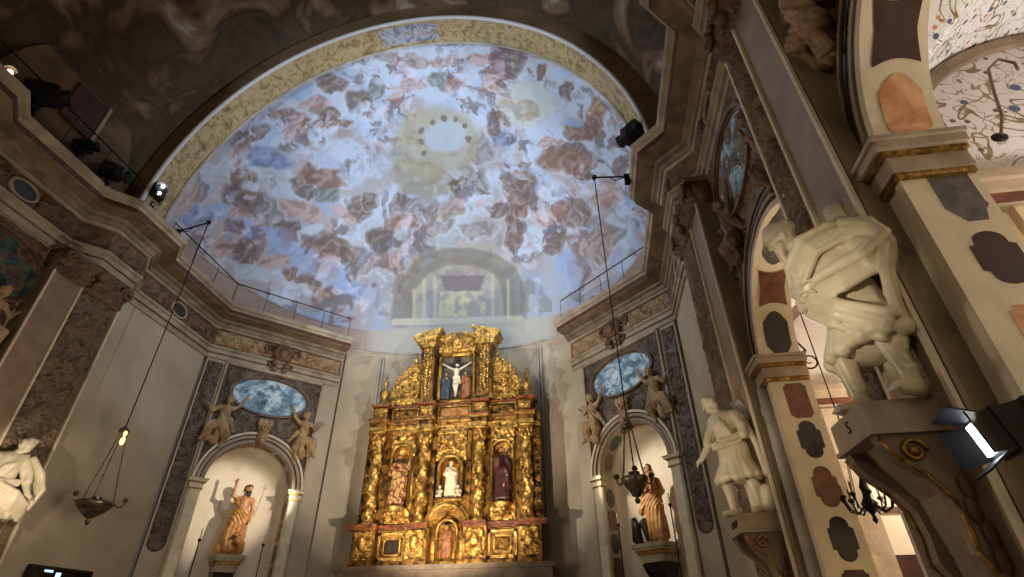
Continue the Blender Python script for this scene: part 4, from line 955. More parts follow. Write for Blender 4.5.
# entablature of the main storey
def stepped(z0, z1, prot, m, name, outs):
    q = MB().box(-2.80, 2.80, -prot, .3, z0, z1)
    for x in (-2.38, -.84, .90, 2.36): q.box(x-.27-outs, x+.27+outs, -.46-outs, 0, z0, z1)
    return R_(name, q, m)
stepped(7.15, 7.27, .10, 'gold', 'architrave', 0)
stepped(7.27, 7.42, .06, 'gold_dark', 'frieze', -.02)
stepped(7.42, 7.50, .14, 'gold', 'cornice', .04)
stepped(7.50, 7.54, .18, 'red_wood', 'cornice_edge', .07)
q = relief(5.5, .15, .07, 169, 1.6, .022, y=-.07); shift(q, 0, 0, 7.27)
R_('frieze_carving', q, 'gold', True)
# band of small reliefs above
q = MB().box(-2.66, 2.66, -.04, .3, 7.54, 8.02)
for x in (-2.38, -.84, .90, 2.36): q.box(x-.24, x+.24, -.32, 0, 7.54, 7.98)
R_('attic_base', q, 'gold_dark')
for k, (x, w) in enumerate(((-2.38, .42), (-.84, .42), (.90, .42), (2.36, .42))):
    r = relief(w, .38, .09, 170+k, 1.5, .018, y=-.33); shift(r, x, 0, 7.57); R_('block_carving', r, 'gold', True)
for k, (x, w, m) in enumerate(((-1.62, .9, 'gold'), (.03, 1.1, 'gold'), (1.62, .9, 'gold'))):
    f = R_('relief_panel', MB().box(x-w/2, x-w/2+.05, -.14, 0, 7.56, 7.98).box(x+w/2-.05, x+w/2, -.14, 0, 7.56, 7.98).box(x-w/2, x+w/2, -.14, 0, 7.93, 7.98).box(x-w/2, x+w/2, -.14, 0, 7.56, 7.60), m)
    r = relief(w-.12, .32, .08, 180+k, 1.4, .018, y=-.05); shift(r, x, 0, 7.605)
    R_('carving', r, 'robe_gold' if k == 1 else 'gold_dark', True, f)
q = MB().box(-2.72, 2.72, -.16, .3, 8.0, 8.05)
for x in (-2.38, -.84, .90, 2.36): q.box(x-.3, x+.3, -.42, 0, 7.98, 8.06)
R_('attic_cornice', q, 'red_wood')
# attic: twin piers with flared capitals, painted centre, cartouche
for k, x in enumerate((-.96, 1.02)):
    q = MB().box(x-.25, x+.25, -.30, .25, 8.06, 10.05)
    q.box(x-.30, x+.30, -.34, .25, 8.06, 8.22)
    for xx in (-.2, .2): q.box(x+xx-.02, x+xx+.02, -.34, 0, 8.3, 10.0)
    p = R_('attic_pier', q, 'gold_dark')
    q = MB()
    rg = random.Random(k)
    for i in range(16):
        z = 8.36+1.6*i/15
        q.ell((x+rg.uniform(-.04, .04), -.32, z), (.07, .05, .06), 8, 5)
        q.ell((x-.12, -.31, z+.04), (.04, .03, .05), 7, 4, .6).ell((x+.12, -.31, z+.04), (.04, .03, .05), 7, 4, -.6)
    R_('garland', q, 'gold', True, p)
    # flared cap, rising outward and away from the centre
    d = -1 if k == 0 else 1
    def flare(u, t, x=x, d=d):
        w = .27+.26*t*t; return (0, 0, 0)
    q = MB()
    for (za, zb, w0, w1) in ((10.05, 10.16, .27, .30), (10.16, 10.42, .26, .40), (10.42, 10.54, .43, .46), (10.54, 10.62, .49, .52)):
        v = []
        for z, w in ((za, w0), (zb, w1)):
            for xx, yy in ((-w, -.28-w*.4), (w, -.28-w*.4), (w, .25), (-w, .25)):
                lift = .16*((xx*-d)/.5+.0) if z > 10.2 else 0
                v.append((x+xx+d*.04, yy, z+lift*.9))
        q.add(v, [(0, 1, 2, 3), (4, 5, 6, 7), (0, 1, 5, 4), (1, 2, 6, 5), (2, 3, 7, 6), (3, 0, 4, 7)])
    for i in range(6):
        xx = x-.25+.5*i/5; q.ell((xx, -.40, 10.26), (.055, .05, .11), 8, 6)
    R_('capital', q, 'gold', False, p)
q = MB().box(-.62, -.50, -.12, .1, 8.14, 9.86).box(.56, .68, -.12, .1, 8.14, 9.86).box(-.62, .68, -.12, .1, 9.78, 9.90).box(-.62, .68, -.12, .1, 8.08, 8.20)
for i in range(20):
    for x in (-.56, .62): q.ell((x, -.14, 8.2+i*.083), (.03, .03, .035), 7, 4)
for i in range(14): q.ell((-.5+i*.083, -.14, 9.84), (.03, .03, .03), 7, 4)
R_('picture_frame', q, 'gold', True)
R_('painted_panel', MB().box(-.50, .56, .02, .08, 8.2, 9.78), 'panel_ground', label='dark painted ground behind the crucified figure')
r = relief(1.36, .80, .14, 190, 1.4, .02, y=-.06, sym=True); shift(r, .03, 0, 9.92)
r.f = [f for f in r.f if all(r.v[i][2] < 10.40+.30*math.sqrt(max(0, 1-((r.v[i][0]-.03)/.68)**2)) for i in f)]
q = MB().box(-.64, .70, -.06, .2, 9.90, 10.36)
q.ell((.03, -.20, 10.28), (.26, .13, .30), 14, 9).ell((.03, -.30, 10.28), (.14, .08, .18), 12, 8)
for d in (-1, 1): q.scroll(.03+d*.42, 10.24, -.17, .18, .05, 1.5, -d, 0 if d < 0 else PI)
q.prism_xz([(.03+.66*math.cos(PI*i/16), 10.34+.34*math.sin(PI*i/16)) for i in range(17)], -.04, .15)
R_('cartouche', joinmb(r, q), 'gold', True)
# pierced side wings with scrolls, and finials
for k, d in enumerate((-1, 1)):
    pts = [(d*1.24, 8.06)]+[(d*(1.24+1.02*math.cos(a)), 8.10+1.52*math.sin(a)) for a in [PI/2*i/10 for i in range(11)]]
    R_('wing', MB().prism_xz(pts, .0, .14), 'gold_dark')
    r = relief(1.0, 1.5, .13, 200+k, 1.5, .02, y=-.01, edge=False); shift(r, d*1.75, 0, 8.10)
    r.f = [f for f in r.f if all(((abs(r.v[i][0])-1.24)/1.02)**2+((r.v[i][2]-8.10)/1.5)**2 < .98 for i in f)]
    q = MB()
    q.scroll(d*1.62, 8.66, -.12, .30, .06, 1.7, -d, PI/2); q.scroll(d*2.02, 8.34, -.12, .18, .05, 1.6, d, PI/2); q.scroll(d*1.5, 9.22, -.1, .18, .05, 1.5, d, 0)
    for i in range(11):
        a = PI/2*i/10; q.ell((d*(1.24+1.04*math.cos(a)), .02, 8.10+1.54*math.sin(a)), (.075, .06, .075), 8, 5)
    R_('wing_carving', joinmb(r, q), 'gold', True)
    for (x, z, h) in ((2.42, 8.06, 1.15), (1.42, 9.50, .55)):
        s = h/1.15
        q = MB().lathe([(.17*s, z), (.17*s, z+.12*s), (.10*s, z+.16*s), (.07*s, z+.26*s), (.15*s, z+.38*s), (.17*s, z+.50*s), (.10*s, z+.62*s), (.05*s, z+.70*s), (.09*s, z+.78*s), (.08*s, z+.86*s), (.03*s, z+1.0*s), (.045*s, z+1.06*s), (0, z+1.16*s)], d*x+.0, -.10, 14, twist=lambda a, z: .10*math.sin(a*6))
        R_('finial', q, 'gold', True)
# ================================================================== FIGURES
def standing(s=1., beard=False, rarm='down', larm='bent', yaw=0., pitch=.1, lean=0., hairm='hair', robe='robe_gold', over=None, long_robe=True, skinm='skin', cell=.02, parent=None, turban=False, seed=0, legs_bare=False, bareback=False):
    """a clothed figure facing -y, feet at z 0, about 1.75*s tall; children: body, robe, hair"""
    S = lambda x, y, z: ((x+lean*z)*s, y*s, z*s)
    B = []
    B += [cone(S(0, 0, 1.0), .14*s, S(0, -.01, 1.32), .15*s), cone(S(-.12, 0, 1.38), .09*s, S(.12, 0, 1.38), .09*s, .05), cone(S(0, 0, 1.42), .06*s, S(0, -.02, 1.56), .055*s, .03)]
    hd, hr = head(S(0, -.04, 1.63), yaw, pitch, s, beard, True, turban)
    B += hd
    def arm(side, pose):
        sh = S(side*.20, 0, 1.38)
        if pose == 'down': el, wr = S(side*.27, .02, 1.10), S(side*.24, -.10, .88)
        elif pose == 'bent': el, wr = S(side*.28, .0, 1.12), S(side*.12, -.24, 1.16)
        elif pose == 'up': el, wr = S(side*.36, -.06, 1.30), S(side*.40, -.12, 1.58)
        elif pose == 'high': el, wr = S(side*.34, -.03, 1.45), S(side*.34, -.05, 1.75)
        elif pose == 'out': el, wr = S(side*.38, -.05, 1.26), S(side*.58, -.10, 1.36)
        elif pose == 'front': el, wr = S(side*.26, -.08, 1.14), S(side*.06, -.28, 1.26)
        else: el, wr = pose
        return limb(sh, .062*s, el, .048*s, wr, .034*s), hand(wr, (wr[0]-el[0], wr[1]-el[1], wr[2]-el[2]), s, .7, side)
    a1, h1 = arm(-1, rarm); a2, h2 = arm(1, larm)
    B += a1+a2+h1+h2
    for d in (-1, 1):
        B += limb(S(d*.10, 0, .92), .095*s, S(d*.12, -.04-.04*(d > 0), .50), .062*s, S(d*.13, .02, .09), .042*s)
        B += [cone(S(d*.13, .02, .05), .042*s, S(d*.15, -.13, .035), .032*s)]
        B += [cone(S(d*.15+i*.014, -.13, .03), .013*s, S(d*.16+i*.016, -.175, .025), .010*s, .008) for i in (-2, -1, 0, 1, 2)]
    Rb = [cone(S(0, .0, 1.02), .165*s, S(0, 0, 1.36), .165*s, .05)]
    zl = .10 if long_robe else .48
    if not bareback:
        Rb += [cone(S(-.14, .0, 1.38), .10*s, S(.14, .0, 1.38), .10*s, .05)]
        for side, pose in ((-1, a1), (1, a2)):
            sh, el = pose[0][1], pose[0][3]; Rb.append(cone(sh, .085*s, el, .085*s, .04)); Rb.append(cone(el, .085*s, tuple(el[i]+(pose[1][3][i]-el[i])*.55 for i in range(3)), .075*s, .04))
    else:
        Rb = [cone(S(-.02, .0, .98), .17*s, S(.02, 0, 1.04), .17*s, .05), cone(S(-.2, .0, 1.36), .08*s, S(.12, -.08, 1.0), .07*s, .05)]
    for x in (-.13, 0, .13):
        Rb.append(cone(S(x*.7, .0, .98), .15*s, S(x*1.25, .01, zl+.05), .14*s, .05))
    if over:
        Rb += [cone(S(-.2, .02, 1.40), .08*s, S(.18, -.12, .98), .09*s, .04), cone(S(.18, -.12, .98), .08*s, S(.24, .02, .45), .10*s, .04), cone(S(.22, .06, 1.35), .09*s, S(.26, .12, .35), .10*s, .05)]
    return B, Rb, hr
def saint(name, label, cat, loc, rz, s, parts, group=None, cell=.022, **kw):
    """parts: material of body, robe, hair"""
    t = thing(name, label, cat, loc, rz, group)
    B, Rb, hr = standing(s=s, **kw)
    fig('body', B, parts[0], t, cell)
    fig('robe', Rb, parts[1], t, cell, (.0, 1.35*s, .013*s, .085*s, .4, .2))
    if hr: fig('hair', hr, parts[2], t, cell*.8)
    return t
# small saints of the altarpiece
t = saint('saint_statue', 'bearded saint in gold and red robe in the left niche of the altarpiece', 'statue', (RX-1.62, RY-.16, 4.91), .15, .86, ('skin', 'robe_ochre', 'hair'), beard=True, rarm='bent', larm='up', over=True, yaw=.3)
obj('staff', MB().tube([(.36, -.14, .0), (.36, -.14, 1.75)], .015, 8), 'gold_line', t)
t = saint('saint_statue', 'dark bearded saint in purple-red robe in the right niche of the altarpiece', 'statue', (RX+1.60, RY-.16, 4.91), -.2, .90, ('skin', 'maroon_marble', 'hair'), beard=True, rarm='bent', larm='down', over=True, yaw=-.3)
obj('book', MB().bevbox(-.16, .04, -.32, -.26, .95, 1.2), 'canvas_brown', t)
t = saint('virgin_statue', 'small white robed figure with raised hands in the upper central niche', 'statue', (RX, RY-.05, 5.09), 0, .62, ('robe_white', 'robe_white', 'gold_line'), rarm='front', larm='front', over=True)
for d in (-1, 1):
    a = thing('cherub_statue', 'small pale cherub crouching %s of the white robed figure' % ('left' if d < 0 else 'right'), 'statue', (RX+d*.27, RY-.18, 5.09), d*.3)
    hd, hr = head((0, -.02, .30), 0, 0, .45, False, True)
    fig('body', [cone((0, 0, .10), .06, (0, 0, .20), .05)]+hd+limb((-.05, 0, .22), .022, (-.10, -.03, .17), .018, (-.04, -.09, .20), .013)+limb((.05, 0, .22), .022, (.10, -.03, .17), .018, (.04, -.09, .20), .013)+limb((-.03, 0, .08), .035, (-.06, -.08, .06), .025, (-.06, -.05, .0), .018)+limb((.03, 0, .08), .035, (.06, -.08, .06), .025, (.06, -.05, .0), .018), 'robe_white', a, .012)
t = saint('saint_statue', 'seated looking figure in red robe inside the lower central arch', 'statue', (RX, RY-.15, 3.47), 0, .50, ('skin', 'robe_red', 'robe_blue'), rarm='front', larm='bent', over=True)
# crucifix in the attic
t = thing('crucifix', 'dark wooden cross with pale crucified figure in the altarpiece attic', 'crucifix', (RX+.03, RY-.10, 8.2))
obj('cross', MB().box(-.045, .045, .03, .09, 0, 1.52).box(-.50, .50, .03, .09, 1.20, 1.30).box(-.12, .12, .0, .04, 1.40, 1.50), 'wood', t)
hd, hr = head((.03, -.05, 1.17), -.3, .5, .72, True, True)
B = [cone((0, 0, .78), .075, (0, -.01, 1.02), .10), cone((0, -.01, 1.05), .04, (.01, -.03, 1.12), .035)]+hd
for d in (-1, 1):
    B += limb((d*.10, 0, 1.06), .042, (d*.28, 0, 1.16), .03, (d*.44, -.01, 1.26), .02)+hand((d*.44, -.01, 1.26), (d*1, 0, .5), .6, .5, d)
    B += limb((d*.05, 0, .74), .065, (d*.05, -.07, .46), .045, (d*.01, .0, .18), .028)+[cone((d*.01, 0, .17), .025, (d*.01, -.06, .08), .018)]
fig('body', B, 'robe_white', t, .013)
fig('loincloth', [cone((-.06, 0, .76), .075, (.06, 0, .76), .075), cone((.09, -.03, .78), .04, (.14, -.02, .55), .03)], 'marble', t, .013, (.4, 1., .004, .04, .2, 0.))
fig('hair', hr, 'hair', t, .012)
for d, m_, m2 in ((-1, 'robe_blue', 'skin'), (1, 'robe_red', 'skin')):
    saint('mourner_statue', 'small standing mourner in %s robe at the %s foot of the cross' % (('dark blue', 'left') if d < 0 else ('red', 'right')), 'statue', (RX+.03+d*.34, RY-.16, 8.2), -d*.4, .52, (m2, m_, 'hair'), cell=.016, rarm='front', larm='front', over=True)

# ---- saint in the left niche (arm raised, lamb at the feet)
def corbel(fr, y, z, w, m1, m2, label, d=.5):
    loc = at(fr, 0, y, 0); t = thing('corbel', label, 'corbel', (loc[0], loc[1], 0), fr[1])
    obj('slab', MB().bevbox(-w, w, -d*.9, d*.6, z-.10, z, .06).bevbox(-w*.93, w*.93, -d*.82, d*.6, z-.16, z-.10, .06), m1, t)
    obj('moulding', MB().bevbox(-w*.85, w*.85, -d*.72, d*.6, z-.24, z-.16, .05), 'gold_line', t)
    obj('block', MB().bevbox(-w*.72, w*.72, -d*.55, d*.6, z-.42, z-.24, .05), m1, t)
    q = MB().prism_xy([(-w*.6, d*.6), (-w*.6, -d*.35), (w*.6, -d*.35), (w*.6, d*.6)], z-.46, z-.42)
    v = []
    for zz, ww, dd in ((z-.44, w*.68, d*.5), (z-.62, w*.60, d*.40), (z-.8, w*.42, d*.22), (z-1.0, w*.26, d*.05), (z-1.1, w*.12, -d*.1)):
        v += [(-ww, -dd, zz), (ww, -dd, zz), (ww, d*.6, zz), (-ww, d*.6, zz)]
    q.add(v, [(i*4+k, i*4+(k+1) % 4, (i+1)*4+(k+1) % 4, (i+1)*4+k) for i in range(4) for k in range(4)]+[(16, 17, 18, 19)])
    obj('bracket', q, m2, t)
    return t
corbel(F_NL, .50, 3.60, .40, 'stone', 'black_marble', 'stone and black marble corbel under the saint with the raised arm')
corbel(F_NR, .46, 3.56, .52, 'stone', 'black_marble', 'wider black marble corbel under the saint holding a child')
L1 = at(F_NL, .02, .42, 3.60)
t = thing('saint_statue', 'painted bare-chested saint with one arm raised and a lamb, in left niche', 'statue', L1, F_NL[1])
B, Rb, hr = standing(s=1.08, rarm='high', larm='down', bareback=True, beard=True, yaw=.7, pitch=.2, lean=.05, legs_bare=True)
fig('body', B, 'skin', t, .02)
fig('cloak', Rb+[cone((-.10, .02, .9), .12, (-.26, .06, .18), .13, .05), cone((-.26, .06, .18), .12, (-.30, -.02, .06), .10, .04)], 'robe_gold', t, .02, (0, 1.5, .016, .10, .5, .2))
fig('hair', hr, 'hair', t, .02)
obj('cross_staff', MB().tube([(.40, -.14, 1.05), (.52, -.16, 1.95)], .008, 6).tube([(.44, -.15, 1.85), (.58, -.16, 1.82)], .008, 6), 'gold_line', t)
def lamb(name, label, loc, rz, m, s=1.):
    o = thing(name, label, 'statue', loc, rz)
    B = [cone((-.16, 0, .34), .11, (.14, 0, .36), .12), cone((.16, 0, .40), .07, (.24, 0, .54), .055), cone((.24, 0, .56), .065, (.34, 0, .52), .035), cone((.22, -.05, .58), .02, (.18, -.10, .54), .02, .01), cone((.22, .05, .58), .02, (.18, .10, .54), .02, .01), cone((-.26, 0, .38), .03, (-.32, 0, .28), .02)]
    for x in (-.15, .14):
        for y in (-.07, .07):
            B += limb((x, y, .28), .05, (x-.02 if x < 0 else x+.02, y, .16), .028, (x, y, .02), .02)
    B = [tuple([p[0]]+[tuple(c*s for c in p[1])]+[p[2]*s if not isinstance(p[2], tuple) else tuple(c*s for c in p[2])]+[tuple(c*s for c in p[3]) if isinstance(p[3], tuple) else p[3]]+[p[4]*s, p[5]]) for p in B]
    fig('body', B, m, o, .016, (0, 1, .004, .06, .5, .2)); return o
lamb('lamb_statue', 'painted lamb standing beside the bare-chested saint in the left niche', at(F_NL, .22, .38, 3.60), F_NL[1]-2.2, 'robe_gold', .95)
# ---- saint with child in the right niche
L2 = at(F_NR, .16, .36, 3.56)
t = thing('saint_statue', 'painted saint in ochre robe carrying a child in the right niche', 'statue', L2, F_NR[1])
B, Rb, hr = standing(s=1.06, rarm='bent', larm='bent', beard=True, yaw=-.4, pitch=.1)
fig('body', B, 'skin', t, .02); fig('robe', Rb+[cone((-.16, -.05, 1.2), .12, (-.34, -.1, .75), .08, .05)], 'robe_gold', t, .02, (0, 1.5, .016, .10, -.5, .2)); fig('hair', hr, 'hair', t, .02)
t = thing('child_statue', 'painted child held on the arm of the ochre robed saint', 'statue', at(F_NR, .38, .10, 4.84), F_NR[1])
hd, hr = head((0, -.02, .48), -.5, .1, .72, False, True)
fig('body', [cone((0, 0, .10), .08, (0, 0, .30), .08)]+hd+limb((-.08, 0, .34), .035, (-.16, -.06, .28), .028, (-.10, -.16, .30), .02)+limb((.08, 0, .34), .035, (.15, -.04, .26), .028, (.18, -.10, .38), .02)+limb((-.05, 0, .10), .05, (-.08, -.14, .08), .04, (-.08, -.14, -.10), .028)+limb((.05, 0, .10), .05, (.08, -.14, .08), .04, (.08, -.14, -.10), .028), 'skin', t, .016)
fig('tunic', [cone((0, .01, .08), .10, (0, .01, .28), .09), cone((0, -.03, .05), .11, (0, -.10, .03), .10)], 'robe_red', t, .016, (-.1, .4, .006, .06, .2, .2)); fig('hair', hr, 'hair', t, .014)
t = thing('eagle_statue', 'dark carved eagle with folded wings at the feet of the ochre saint', 'statue', at(F_NR, -.30, .16, 3.56), F_NR[1])
fig('body', [cone((0, 0, .12), .09, (0, -.03, .42), .10), cone((0, -.03, .48), .06, (-.02, -.06, .60), .05), cone((-.02, -.10, .61), .03, (-.04, -.17, .58), .012, .01), cone((0, .06, .12), .06, (0, .14, .0), .04)]+[cone((x, -.04, .08), .03, (x, -.06, 0), .02) for x in (-.05, .05)], 'hair', t, .016)
for d in (-1, 1): fig('wing', [cone((d*.10, .02, .50), .05, (d*.20, .05, .58), .04), cone((d*.12, .03, .48), .05, (d*.20, .08, .06), .03), cone((d*.18, .04, .56), .04, (d*.27, .09, .12), .03)], 'hair', t, .016, (0, .8, .006, .06, .1, .2))

# ---- marble statues on the pilasters
def console(fr, x, z, label, w=.30, d=.50):
    """block carried on a curling bracket; local x along the wall, y into the wall, top face at z"""
    loc = at(fr, x, -.35, 0); t = thing('console', label, 'corbel', (loc[0], loc[1], 0), fr[1])
    obj('block', MB().box(-w, w, -d, 0, z-.20, z-.0).box(-w-.02, w+.02, -d-.02, 0, z-.24, z-.205), 'stone', t)
    q = MB()
    for x0 in (-w*.95, w*.62):
        pts = [(-d*.95, z-.24), (0, z-.24), (0, z-1.55), (-.04, z-1.58), (-.09, z-1.48), (-.06, z-1.3), (-.09, z-1.12), (-.16, z-.98), (-.15, z-.82), (-.17, z-.66), (-.26, z-.52), (-.40, z-.40), (-d*.92, z-.31)]
        n = len(pts); q.add([(x0, y, zz) for y, zz in pts]+[(x0+w*.33, y, zz) for y, zz in pts], [tuple(range(n)), tuple(range(n, 2*n))[::-1]]+[(i, (i+1) % n, n+(i+1) % n, n+i) for i in range(n)])
    pts = [(-d*.75, z-.24), (0, z-.24), (0, z-1.4), (-.05, z-1.2), (-.09, z-.9), (-.14, z-.6), (-.32, z-.36)]
    n = len(pts); q.add([(-w*.62, y, zz) for y, zz in pts]+[(w*.62, y, zz) for y, zz in pts], [tuple(range(n)), tuple(range(n, 2*n))[::-1]]+[(i, (i+1) % n, n+(i+1) % n, n+i) for i in range(n)])
    obj('bracket', q, 'stone_dim', t)
    g = MB()
    for x0 in (-w*.98, w*.98):
        g.tube([(x0, -d*.95, z-.26), (x0, -.40, z-.39), (x0, -.27, z-.51), (x0, -.175, z-.66), (x0, -.155, z-.82), (x0, -.165, z-.98), (x0, -.09, z-1.14), (x0, -.065, z-1.3), (x0, -.09, z-1.5)], .016, 6)
        pts = []
        for i in range(26):
            a = i/25*2.4*PI; r = .085*(1-.7*i/25); pts.append((x0, -.28+r*math.cos(a), z-.36+r*math.sin(a)))
        g.tube(pts, .018, 6)
        g.ell((x0, -.28, z-.36), (.03, .035, .035))
    obj('gilt_edge', g, 'gold_line', t, smooth=True)['label'] = 'gilded scroll edging'
    for x0 in (-w*.98, w*.98):
        q = MB().tube([(x0, -.06, z-.50), (x0, -.06, z-1.40)], .012, 6)
        for i in range(6): q.ell((x0, -.07-.02*math.sin(i*1.9), z-.60-i*.14), (.03, .045, .085), 9, 6)
        obj('leaf_carving', q, 'stucco_brown', t, smooth=True)
    return t
CZ = 2.98
def letters(fr, x, z, word, w, label_parent, d=.5):
    c = bpy.data.curves.new('inscription', 'FONT'); c.body = word; c.size = .13; c.extrude = .003; c.align_x = 'CENTER'; c.align_y = 'CENTER'
    tmp = bpy.data.objects.new('tmp', c); COL.objects.link(tmp); bpy.context.view_layer.update()
    me = bpy.data.meshes.new_from_object(tmp.evaluated_get(bpy.context.evaluated_depsgraph_get())); bpy.data.objects.remove(tmp)
    me.materials.clear(); me.materials.append(M['letter']); o = bpy.data.objects.new('inscription', me); COL.objects.link(o); o.parent = label_parent
    o.location = (x, -d-.004, z-.10); o.rotation_euler = (PI/2, 0, 0); return o
c1 = console(F_R, -4.16, CZ, 'stone console with gilded scroll edges carrying the near turbaned statue', .29, .50)
letters(F_R, 0, CZ, 'S', .3, c1)
c2 = console(F_R, -8.25, CZ, 'stone console carrying the farther marble statue on the right wall', .32, .50)
letters(F_R, 0, CZ, 'PHILIP', .3, c2)
c3 = console(F_L, 8.45, CZ, 'stone console carrying the marble statue on the left wall', .32, .50)
# near statue, turbaned old man with a sweeping mantle; front is -y in its own frame, turned towards the middle of the church
def strands(path, off, n, r, k=.022, r2=None):
    """cloth as parallel soft folds: n strands along path, spread by the vector off"""
    o = []; r2 = r2 or r
    for i in range(n):
        f = i-(n-1)/2; m_ = len(path)-1
        P = [tuple(p[c]+off[c]*f*(1-.25*(j % 2)*(i % 2)) for c in range(3)) for j, p in enumerate(path)]
        for j in range(m_):
            ra = r+(r2-r)*j/m_; rb = r+(r2-r)*(j+1)/m_
            o.append(cone(P[j], ra*(.85+.3*((i*7) % 3)/2), P[j+1], rb*(.85+.3*((i*7) % 3)/2), k))
    return o
def skirt(xl, xr, zt, zb, n, r, seed=0, d=.13, zr=0., top=.20):
    rg = random.Random(seed); o = []
    for i in range(n):
        a = -PI*.12+PI*1.24*i/(n-1); c, s_ = -math.cos(a), -math.sin(a)
        xm = (xl+xr)/2; hw = (xr-xl)/2
        zb_ = zb+zr*(c+1)/2+rg.uniform(-.02, .03)
        o.append(cone((top*c, .02+.13*s_, zt), r*.8, (xm+hw*c*.6, .02+(d+.06)*s_, (zt+zb)/2+rg.uniform(-.04, .04)), r*.9, .02))
        o.append(cone((xm+hw*c*.6, .02+(d+.06)*s_, (zt+zb)/2), r*.9, (xm+hw*c+rg.uniform(-.02, .02), .02+(d+.13)*s_, zb_), r*(1.05+.3*(i % 2)), .02))
    return o
t = thing('marble_statue', 'large white marble bearded man in turban and swirling mantle on console', 'statue', at(F_R, -4.04, -.55, CZ), F_R[1]+.34)
t.scale = (.98, .98, .98)
B = []
hd, hr = head((-.24, -.19, 1.74), -.62, .36, 1.20, True, False, True)
B += hd+hr
B += [cone((0, .02, 1.0), .17, (-.01, .0, 1.34), .18, .05), cone((-.20, .0, 1.40), .10, (.20, .02, 1.42), .10, .06), cone((-.04, -.02, 1.48), .085, (-.18, -.12, 1.65), .075, .04)]
B += limb((.22, .02, 1.42), .09, (.44, -.03, 1.16), .075, (.10, -.30, 1.08), .045)+hand((.08, -.31, 1.07), (-.9, -.3, -.25), 1.15, .7, 1)
B += limb((-.22, .0, 1.40), .09, (-.34, -.06, 1.12), .07, (-.12, -.30, 1.00), .045)+hand((-.12, -.30, 1.0), (.9, -.2, .1), 1.15, .7, -1)
for d, x, y in ((-1, -.19, -.08), (1, .22, .0)):
    B += limb((d*.10, .04, .92), .12, (x*.9, y-.03, .50), .09, (x, y+.02, .16), .066)
    B += [cone((x, y+.03, .07), .068, (x+.03*d, y-.17, .045), .048), cone((x-.05, y, .42), .065, (x+.05, y, .42), .065, .015), cone((x-.045, y, .37), .05, (x+.045, y, .37), .05, .01), cone((x-.035, y+.01, .20), .05, (x+.035, y+.01, .20), .05, .012)]
    B += [cone((x+.03*d+i*.018, y-.18, .04), .018, (x+.03*d+i*.022, y-.22, .03), .013, .008) for i in (-2, -1, 0, 1, 2)]
B += [cone((.04, .20, .06), .12, (.04, .18, .70), .11, .05)]      # carved support behind the legs
Rb = [cone((0, .02, 1.0), .20, (0, .02, 1.34), .20, .05), cone((-.22, .0, 1.40), .12, (.22, .02, 1.42), .12, .05), cone((0, .04, .98), .20, (.0, .05, .62), .26, .05)]
Rb += skirt(-.35, .37, 1.02, .50, 16, .052, 3, zr=.0, d=.10)
Rb += strands([(-.36, -.10, 1.14), (-.16, -.25, 1.30), (.06, -.25, 1.44), (.24, -.10, 1.48), (.42, .02, 1.38)], (-.02, -.012, .048), 5, .036)          # sweep from hip to shoulder
Rb += strands([(.30, -.06, 1.45), (.47, .0, 1.32), (.53, .02, 1.16), (.42, -.12, 1.02)], (.028, -.035, .02), 5, .040)                                    # round the bent elbow
Rb += strands([(.50, -.04, 1.04), (.24, -.25, .95), (-.04, -.29, .98), (-.28, -.20, 1.06), (-.37, -.06, 1.10)], (.0, .006, .045), 4, .036)               # rolled across the waist
Rb += strands([(.50, .02, 1.08), (.44, -.02, .90), (.40, -.02, .72), (.37, .0, .56)], (.030, -.05, .0), 5, .034, r2=.036)                                # tail hanging on the right
Rb += strands([(-.20, -.16, 1.38), (-.26, -.20, 1.20), (-.14, -.26, 1.05)], (.045, -.01, .0), 3, .040)
Rb += strands([(-.10, -.26, .95), (.10, -.28, .74), (.34, -.14, .50)], (.05, .0, .05), 4, .036)                                                             # diagonal fold down the skirt
fig('body', B, 'marble', t, .0155)
fig('mantle', Rb, 'marble', t, .0145)
q = MB()
for i in range(9):
    a = 2*PI*i/9; q.lathe([(.0, 1.15), (.045, 1.15), (.05, 1.75), (.065, 1.80), (.065, 1.92), (.03, 1.95)], .10+.055*math.cos(a), .20+.055*math.sin(a), 8)
q.lathe([(.11, 1.72), (.125, 1.75), (.11, 1.78)], .10, .20, 16)
obj('rod_bundle', q, 'marble', t, smooth=True)['label'] = 'bundle of rods tied behind the shoulder'
